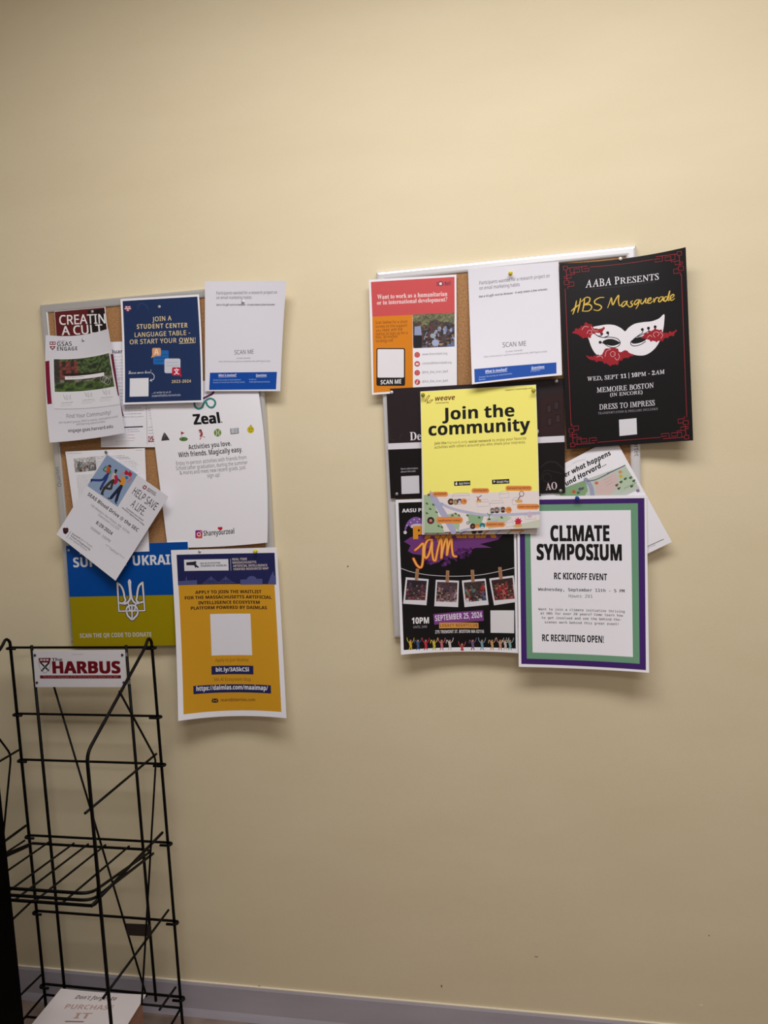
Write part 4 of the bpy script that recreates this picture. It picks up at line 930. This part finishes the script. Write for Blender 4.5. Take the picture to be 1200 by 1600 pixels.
for w, c in ((30, (150, 40, 22)), (22, (226, 110, 40)), (13, (246, 190, 96))):
    for p in ([(220, 512), (250, 488), (292, 452), (292, 520), (290, 600), (276, 664), (240, 650), (206, 588)], [(372, 420), (336, 422), (310, 470), (304, 560), (324, 580), (350, 530), (372, 430), (372, 520), (384, 596), (404, 604)], [(404, 604), (424, 500), (452, 402), (458, 480), (454, 590), (470, 500), (500, 400), (508, 470), (504, 560), (520, 480), (544, 408), (550, 500), (562, 560), (588, 568)]): s.stroke('script_title', p, w, c)
s.stroke('string', [(90, 672), (180, 704), (300, 728), (420, 740), (560, 745), (700, 741), (820, 730), (960, 704), (1112, 668)], 5, (216, 212, 216))
def polaroid(frame, photo, seed, pal, bg):
    s.quad('snapshot#%d' % seed, frame, (224, 220, 226)); s.picture('snapshot#%d' % seed, photo, 48, crowd(bg, bg, pal, seed, 0.12, 0.2, 34))
polaroid([(138, 754), (342, 771), (322, 1004), (113, 990)], [(150, 776), (326, 786), (311, 960), (131, 956)], 21, ((60, 40, 60), (120, 40, 60), (40, 34, 50), (90, 60, 80)), (34, 22, 40))
polaroid([(405, 777), (612, 785), (605, 1021), (392, 1012)], [(418, 795), (599, 801), (591, 976), (408, 970)], 22, ((150, 120, 130), (110, 84, 96), (170, 140, 150), (90, 66, 80)), (70, 50, 62))
polaroid([(638, 783), (850, 765), (877, 1000), (662, 1021)], [(655, 801), (841, 785), (858, 960), (672, 978)], 23, ((60, 80, 130), (200, 190, 200), (160, 40, 44), (80, 120, 90), (60, 50, 60)), (60, 44, 46))
polaroid([(882, 765), (1101, 738), (1124, 975), (925, 1005)], [(900, 781), (1090, 757), (1110, 945), (931, 961)], 24, ((150, 40, 44), (120, 30, 40), (180, 90, 80), (60, 30, 34)), (52, 26, 28))
for p in ([(228, 676), (257, 679), (247, 785), (217, 780)], [(497, 692), (527, 694), (522, 801), (493, 798)], [(716, 688), (747, 687), (753, 796), (723, 799)], [(961, 664), (991, 662), (1004, 770), (972, 774)]): s.quad('clothes_peg#%d' % p[0][0], p, (168, 124, 92)); s.stroke('clothes_peg#%d' % p[0][0], [((p[0][0] + p[1][0]) / 2, p[0][1] + 20), ((p[2][0] + p[3][0]) / 2, p[2][1] - 12)], 3, (120, 84, 60), False)
s.text('time', '10PM', (191, 1170), (345, 1165), (240, 236, 240), 'bold', 58, 0.01); s.text('time', 'UNTIL 2AM', (205, 1210), (325, 1205), (170, 166, 172), 'sans', 22)
s.quad('date_box', [(383, 1083), (827, 1049), (834, 1143), (393, 1178)], (128, 66, 138)); s.text('date_box', 'SEPTEMBER 25, 2024', (401, 1146), (820, 1114), (236, 226, 240), 'bold', 53)
s.quad('place_box', [(437, 1160), (785, 1161), (787, 1209), (435, 1211)], (222, 158, 62)); s.text('place_box', 'LEGACY NIGHTCLUB', (446, 1198), (777, 1196), (118, 56, 84), 'bold', 27, 0, 1.15)
s.text('address', '275 TREMONT ST. BOSTON MA 02116', (400, 1257), (835, 1252), (228, 224, 230), 'bold', 30)
s.quad('white_panel', [(893, 1050), (1105, 1050), (1105, 1254), (895, 1250)], (226, 224, 228))
PAL = [((206, 170, 40), 180), ((70, 90, 130), 246), ((196, 50, 70), 316), ((210, 190, 70), 390), ((200, 110, 120), 458), ((206, 200, 196), 530), ((190, 70, 80), 640), ((120, 90, 130), 735), ((120, 160, 176), 818), ((200, 160, 110), 908), ((196, 150, 130), 980), ((206, 190, 180), 1026), ((130, 170, 170), 1068)]
for k, (c, x) in enumerate(PAL):
    y0 = 1318 if k not in (6,) else 1350; y1 = 1400
    s.stroke('dancer#%d' % k, [(x - 4, y0 + 18), (x + 3, y0 + 52)], 22, c, False); s.stroke('dancer#%d' % k, [(x - 2, y0 + 55), (x - 12, y1)], 9, c, False); s.stroke('dancer#%d' % k, [(x + 4, y0 + 55), (x + 12, y1)], 9, c, False)
    up = (-1) ** k
    s.stroke('dancer#%d' % k, [(x - 8, y0 + 22), (x - 26, y0 + 4 * up), (x - 32, y0 - 24 * up)], 6, c); s.stroke('dancer#%d' % k, [(x + 8, y0 + 22), (x + 24, y0 + 6), (x + 32, y0 - 22)], 6, c); s.disc('dancer#%d' % k, (x, y0 + 2), 9, (196, 150, 120)); s.disc('dancer#%d' % k, (x, y0 - 5), 8, (110, 70, 50), 5)
s.done({'script_title': 'orange glowing handwritten title', 'paint_splash': 'purple paint splash'})
# climate poster
s = Sheet('poster', 'white climate symposium poster with purple and green borders', 'poster', MM, [(40, 82), (1096, 70), (1118, 1519), (55, 1471)], [26, 26, 27, 29, 28, 32, 44, 40, 56], {'b': (590, 1488)}, color=(246, 244, 250))
s.quad('purple_border', [(60, 110), (1079, 95), (1092, 1498), (76, 1447)], (66, 34, 108)); s.quad('green_border', [(102, 150), (1026, 137), (1041, 1446), (121, 1404)], (112, 160, 128)); s.quad('white_field', [(146, 202), (968, 193), (986, 1391), (168, 1354)], (243, 241, 248))
s.text('headline', 'CLIMATE', (313, 445), (796, 445), INK, 'bold', 138, 0.02); s.text('headline', 'SYMPOSIUM', (201, 597), (896, 603), INK, 'bold', 140, 0.02)
s.text('subheading', 'RC KICKOFF EVENT', (343, 756), (775, 766), (34, 32, 36), 'bold', 58, 0.01)
s.text('date', 'Wednesday, September 11th - 5 PM', (212, 850), (918, 865), (52, 50, 56), 'mono', 27, 0.016); s.text('body_text', 'Hawes 201', (462, 905), (657, 909), (100, 98, 106), 'mono', 27)
for t, a, b in (('Want to join a climate initiative thriving', (215, 1009), (918, 1030)), ('at HBS for over 20 years? Come learn how', (232, 1043), (905, 1062)), ('to get involved and see the behind-the-', (242, 1079), (890, 1096)), ('scenes work behind this great event!', (267, 1115), (868, 1132))): s.text('body_text', t, a, b, (66, 64, 70), 'mono', 21, 0.012)
s.text('footer_text', 'RC RECRUITING OPEN!', (246, 1261), (748, 1275), (34, 32, 36), 'bold', 60, 0.01)
s.done({'purple_border': 'purple border', 'green_border': 'green inner border'})
# yellow community posters, two on one pair of pins
YE = (255, 246, 128)
def townmap(s, L):
    Z = lambda *p: [L(*q) for q in p]
    s.quad('map', Z((72, 1096), (1149, 1062), (1160, 1408), (80, 1455)), (236, 224, 222))
    s.poly('map', Z((72, 1100), (140, 1100), (270, 1455), (80, 1455)), (168, 192, 156)); s.poly('map', Z((260, 1290), (360, 1270), (420, 1300), (400, 1440), (330, 1380)), (172, 196, 160)); s.poly('map', Z((480, 1280), (640, 1290), (600, 1400), (500, 1360)), (150, 182, 142))
    s.poly('map', Z((660, 1320), (800, 1290), (900, 1310), (780, 1400), (680, 1420)), (190, 204, 176)); s.poly('map', Z((900, 1390), (1158, 1330), (1160, 1408), (930, 1420)), (206, 208, 190))
    s.stroke('map', Z((150, 1100), (215, 1210), (290, 1330), (350, 1440)), 58, (176, 176, 206), False); s.stroke('map', Z((232, 1180), (330, 1225), (480, 1262), (700, 1290), (1150, 1270)), 26, (188, 188, 212)); s.stroke('map', Z((410, 1440), (560, 1400), (760, 1340)), 22, (186, 186, 210))
    for a in ((570, 1170, 110), (690, 1180, 130), (780, 1090, 90), (340, 1110, 160), (900, 1150, 90), (1020, 1290, 100), (840, 1360, 70)):
        x, y, w = a; s.stroke('map', Z((x, y), (x + w, y - 6), (x + w + 4, y + 34), (x + 6, y + 42), (x, y)), 3, (176, 164, 176), False); s.stroke('map', Z((x, y), (x + 20, y - 24), (x + w - 10, y - 28), (x + w, y - 6)), 3, (188, 176, 186), False)
    for x, y in ((100, 1180), (160, 1190), (100, 1270), (190, 1260), (130, 1230), (340, 1290), (370, 1275), (330, 1310), (210, 1390), (590, 1310), (480, 1290), (800, 1310), (240, 1400), (400, 1290)):
        s.disc('map', L(x, y), 10, (96, 120, 84)); s.disc('map', L(x + 8, y + 5), 7, (76, 102, 70))
s = Sheet('poster', 'white-edged poster almost wholly hidden beneath the bright yellow poster', 'poster', K, [(41, 132), (1121, 68), (1136, 1462), (57, 1472)], [28.5, 28.5, 31, 31], {'l': (53, 800)})
s.quad('map', [(64, 1020), (1128, 1000), (1134, 1456), (62, 1464)], (226, 214, 212))
for k in range(9): s.stroke('map', [(90 + 110 * k, 1466 - k), (130 + 110 * k, 1440 - k)], 12, ((176, 176, 206), (150, 182, 142), (206, 150, 90))[k % 3], False)
s.pill('activity_tag', (880, 1385), (1000, 1440), 20, (226, 146, 84)); s.disc('portrait', (545, 1440), 26, (60, 44, 40)); s.disc('portrait#2', (600, 1438), 24, (70, 60, 60))
s.lines('edge_print', (66, 1000), (78, 1280), (66, 1000), 1, (150, 148, 150), 7, 3)
s.done()
s = Sheet('poster', 'bright yellow poster with black heading and a pastel town map', 'poster', K, [(40, 130), (1125, 65), (1160, 1409), (76, 1456)], [31, 30.5, 31, 33, 32, 33, 36, 38, 42], {'l': (56, 800), 'r': (1146, 740)}, color=(236, 230, 226))
s.quad('yellow_field', [(43, 133), (1122, 69), (1149, 1068), (73, 1100)], YE)
townmap(s, lambda x, y: (x, y))
BW = (120, 62, 34)
s.stroke('logo', [(86, 226), (100, 190), (122, 166), (124, 180), (104, 214), (110, 236), (132, 234), (158, 208)], 6, BW); s.stroke('logo', [(158, 208), (140, 210), (118, 224), (100, 244)], 5, BW)
s.text('logo', 'weave', (180, 218), (366, 207), BW, 'bi', 36, 0.006); s.text('logo', 'Community', (182, 246), (308, 239), BW, 'bold', 16)
s.text('contact', 'support@weaveapp.com', (836, 124), (1092, 104), (60, 50, 40), 'bold', 14)
s.text('headline', 'Join the', (247, 398), (924, 362), INK, 'bold', 122, 0.008); s.text('headline', 'community', (118, 545), (1072, 495), INK, 'bold', 126, 0.008)
s.text('body_text', 'Join the', (172, 629), (285, 623), (84, 70, 34), 'bold', 26); s.text('body_text', 'Harvard-only', (294, 623), (484, 613), (140, 118, 50), 'sans', 26); s.text('body_text', 'social network', (495, 612), (705, 601), (84, 70, 34), 'bold', 26); s.text('body_text', 'to enjoy your favorite', (714, 600), (1034, 579), (120, 102, 46), 'sans', 27, 0.006)
s.text('body_text', 'activities with others around you who share your interests.', (173, 666), (1028, 616), (120, 102, 46), 'sans', 27, 0.006)
for (x0, y0, x1, y1, t) in ((357, 970, 510, 1012, 'App Store'), (712, 954, 876, 996, 'Google Play')):
    bk = 'store_badge#%d' % x0
    s.quad(bk, [(x0, y0 + 4), (x1 - 2, y0 - 4), (x1, y1 - 3), (x0 + 2, y1 + 4)], (30, 26, 24)); s.text(bk, t, (x0 + 45, y1 - 9), (x1 - 8, y1 - 15), (232, 228, 220), 'bold', 18); s.lines(bk, (x0 + 46, y0 + 14), (x1 - 20, y0 + 8), (x0 + 46, y0 + 14), 1, (170, 166, 160), 4, 2, 0)
s.disc('store_badge#357', (378, 996), 10, (236, 232, 226), 12); s.disc('store_badge#357', (381, 982), 4, (236, 232, 226)); s.poly('store_badge#712', [(726, 960), (746, 973), (728, 988)], (220, 216, 206))
OT = (232, 146, 76); TX = (118, 56, 20)
for x0, y0, x1, y1, t in ((155, 1070, 300, 1116, 'pickleball'), (521, 1037, 686, 1083, 'running 6pm'), (839, 1014, 1086, 1061, 'harvard sq tennis'), (945, 1184, 1155, 1236, 'meet new people'), (190, 1306, 440, 1366, 'meditation today?'), (650, 1354, 835, 1401, 'beginner yoga')):
    s.pill('activity_tag#' + t, (x0, y0), (x1, y1), (y1 - y0) * .46, OT); s.text('activity_tag#' + t, t, (x0 + 18, y1 - 16), (x1 - 16 if t[:4] != 'meet' else x1 + 0, y1 - 20), TX, 'bold', 20)
def portrait(x, y, r, back, skin, hair, shirt):
    pk = 'portrait#%d' % x
    s.disc(pk, (x, y), r, back); s.disc(pk, (x, y - r * .18), r * .62, hair); s.poly(pk, [(x - r * .7, y + r * .7), (x - r * .35, y + r * .3), (x + r * .35, y + r * .3), (x + r * .7, y + r * .7), (x, y + r * .96)], shirt); s.disc(pk, (x, y - r * .02), r * .42, skin)
portrait(327, 1164, 30, (96, 64, 48), (190, 134, 98), (44, 28, 22), (70, 44, 40)); portrait(372, 1166, 28, (180, 170, 130), (196, 160, 120), (120, 100, 70), (160, 150, 110)); portrait(408, 1162, 27, (90, 54, 110), (216, 190, 180), (60, 36, 70), (220, 216, 224))
portrait(716, 1246, 28, (206, 200, 204), (190, 160, 146), (50, 40, 42), (60, 56, 62)); portrait(758, 1242, 30, (160, 150, 150), (176, 150, 136), (90, 84, 84), (60, 56, 60)); portrait(815, 1238, 30, (190, 180, 176), (150, 106, 84), (34, 26, 26), (40, 36, 40))
portrait(138, 1340, 34, (70, 40, 44), (196, 140, 118), (40, 22, 26), (120, 40, 50)); portrait(532, 1394, 27, (90, 62, 46), (130, 88, 62), (30, 22, 20), (60, 50, 40)); portrait(577, 1392, 22, OT, (226, 150, 90), (210, 120, 60), (226, 180, 80)); portrait(622, 1388, 27, (46, 130, 136), (90, 160, 166), (30, 90, 98), (220, 230, 230))
for x, y, r, t in ((450, 1161, 28, '+5'), (868, 1240, 30, '+15')): s.disc('count_badge#%d' % x, (x, y), r, OT); s.text('count_badge#%d' % x, t, (x - r * .62, y + 8), (x + r * .62, y + 6), TX, 'bold', 20)
s.disc('map_icon#0', (965, 1160), 36, (222, 176, 96), 14); s.stroke('map_icon#0', [(958, 1145), (976, 1112)], 8, (120, 70, 90), False); s.ring('map_icon#0', (990, 1090), 21, 6, (150, 70, 96), 18, 24); s.disc('map_icon#0', (990, 1090), 16, (230, 222, 226), 19)
s.disc('map_icon#1', (588, 1160), 28, (226, 180, 96), 9); s.stroke('map_icon#1', [(575, 1150), (588, 1128), (580, 1140), (604, 1150)], 9, (190, 66, 56)); s.stroke('map_icon#1', [(590, 1120), (612, 1106)], 8, (80, 100, 160), False); s.stroke('map_icon#1', [(570, 1118), (585, 1130)], 8, (190, 66, 56), False)
s.disc('map_icon#2', (957, 1388), 38, (222, 170, 90), 13); s.poly('map_icon#2', [(920, 1340), (938, 1338), (932, 1318), (948, 1326), (957, 1308), (966, 1326), (984, 1318), (978, 1338), (996, 1340), (982, 1358), (984, 1374), (930, 1376), (934, 1358)], (200, 34, 72))
s.stroke('map_icon#plant', [(684, 1325), (686, 1290), (668, 1272)], 7, (96, 140, 84)); s.stroke('map_icon#plant', [(686, 1290), (708, 1276)], 7, (96, 140, 84)); s.disc('map_icon#plant', (686, 1328), 14, (70, 60, 56), 8); s.stroke('map_icon#paddle', [(110, 1110), (124, 1090), (138, 1062)], 7, (196, 160, 120)); s.disc('map_icon#paddle', (120, 1100), 14, (140, 96, 66), 12); s.ring('map_icon#pin', (488, 1362), 12, 6, (44, 60, 50), 14); s.disc('map_icon#tree', (1066, 1285), 24, (206, 186, 206), 30); s.ring('map_icon#dot', (242, 1187), 10, 5, (150, 170, 190), 12)
s.done({'yellow_field': 'bright yellow upper field', 'map': 'pastel town map across the foot of the poster'})

# sheet on the lid of the cardboard box
fl = [at(95, 1540, 0.15), at(229, 1564, 0.15)]
class Flat(Sheet):
    def __init__(s, name, label, cat, nodes, color, thick):
        s.crop = (0, 1480, 4.0); s.N = nodes
        s.W = (nodes[2] - nodes[0]).length; s.H = (nodes[6] - nodes[0]).length; s.mpp = s.W / 140
        s.name, s.label, s.cat, s.group, s.parent, s.thick, s.color, s.rough, s.edge = name, label, cat, None, None, thick, color, 0.55, None
        s.loc = s.P(.5, .5); s.parts = {}; s.layers = []; s.build()
    def nrm(s, u, v): return Vector((0, 0, 1))
z0 = zt + 0.0022
nodes = []
for j in range(3):
    for i in range(3):
        nodes.append(Vector((fl[0].x + (fl[1].x - fl[0].x) * i / 2 + 0.0, -0.15 - 0.29 * j / 2, z0 + (0.006 if i == 2 and j == 0 else 0))))
s = Flat('flyer', 'white printed sheet lying on the cardboard box in the bottom of the rack', 'flyer', nodes, (232, 224, 226), 0.0008)
s.text('headline', "Don't forget to", (466, 322), (722, 332), (110, 84, 90), 'bi', 30)
s.text('body_text', 'PURCHASE', (400, 384), (700, 392), (196, 160, 158), 'bold', 34); s.text('body_text', 'IT', (455, 446), (560, 446), (196, 160, 158), 'bold', 40); s.stroke('body_text', [(410, 464), (520, 466)], 8, (150, 116, 118), False)
s.done()

# ------------------------------------------------------------------ pins
def pin(px, py, depth, color, label, kind):
    b = at(px, py, depth)
    mb = MB()
    if kind == 'push':
        name, cat = 'push_pin', 'push pin'
        ax = Vector((0.05, -1, -0.12))
        mb.lathe((0, 0, 0), ax, [(0.0006, -0.009), (0.0006, 0.0)], 6)
        mb.lathe((0, 0, 0), ax, [(0.0046, 0), (0.0048, 0.0012), (0.0028, 0.0026), (0.0024, 0.0052), (0.0028, 0.0078), (0.0044, 0.0094), (0.0046, 0.0108), (0.0036, 0.0116), (0.0012, 0.012)], 18)
        m = mat(color, 0.25, 0, 0.5)
    else:
        name, cat = 'thumbtack', 'thumbtack'
        mb.lathe((0, 0, 0), (0, -1, 0), [(0.0005, -0.008), (0.0005, 0.0)], 6)
        mb.lathe((0, 0, 0), (0, -1, 0), [(0.0042, 0), (0.0042, 0.0006), (0.0035, 0.0015), (0.002, 0.0021), (0.0005, 0.0023)], 18)
        m = mat(color, 0.3, 0.35, 0.5)
    tag(mb.build(name, m, None, (0, 0, 0), True), label, cat, 'pins holding the papers').location = b
SIL = (222, 220, 222)
pin(797.5, 427, 0.0205, (226, 204, 40), 'yellow push pin above the heading of a white research flyer', 'push')
pin(901.5, 778, 0.0265, (20, 60, 140), 'blue push pin at the top of the climate symposium poster', 'push')
pin(661, 617, 0.0315, (150, 140, 40), 'olive push pin in the upper left corner of the bright yellow poster', 'push')
pin(833.5, 609.5, 0.0318, (190, 176, 60), 'dull yellow push pin at the upper right corner of the bright yellow poster', 'push')
pin(400, 860.5, 0.0255, (214, 200, 60), 'yellow push pin in the top edge of the mustard poster', 'push')
pin(969.5, 404.5, 0.0245, SIL, 'silver thumbtack at the top of the masquerade poster', 'tack')
pin(612, 613, 0.0215, SIL, 'silver thumbtack in the upper left corner of the black striped poster', 'tack')
pin(869.5, 595.5, 0.0215, (214, 212, 214), 'silver thumbtack in the upper right corner of the black striped poster', 'tack')
pin(620, 772, 0.0225, (150, 148, 150), 'silver thumbtack in the lower left corner of the black striped poster', 'tack')
pin(876, 767, 0.0225, (150, 148, 150), 'silver thumbtack in the lower right corner of the black striped poster', 'tack')
pin(249, 479.5, 0.0228, (176, 182, 192), 'silver thumbtack at the top of the navy flyer', 'tack')
pin(312, 861.5, 0.0255, (196, 194, 196), 'silver thumbtack in the top edge of the mustard poster', 'tack')
pin(379.5, 471.5, 0.0278, (206, 204, 208), 'silver thumbtack in the white research flyer beside the navy flyer', 'tack')
pin(130, 531, 0.0295, (196, 194, 198), 'silver thumbtack at the top of the shield-crested flyer', 'tack')
pin(165.5, 706.5, 0.0285, (120, 118, 120), 'silver thumbtack at the top corner of the tilted blood drive flyer', 'tack')
pin(107.5, 860, 0.0215, (150, 176, 210), 'silver thumbtack in the upper left corner of the blue and yellow placard', 'tack')
pin(144.5, 487, 0.0195, (196, 186, 184), 'silver thumbtack at the top of the maroon poster', 'tack')
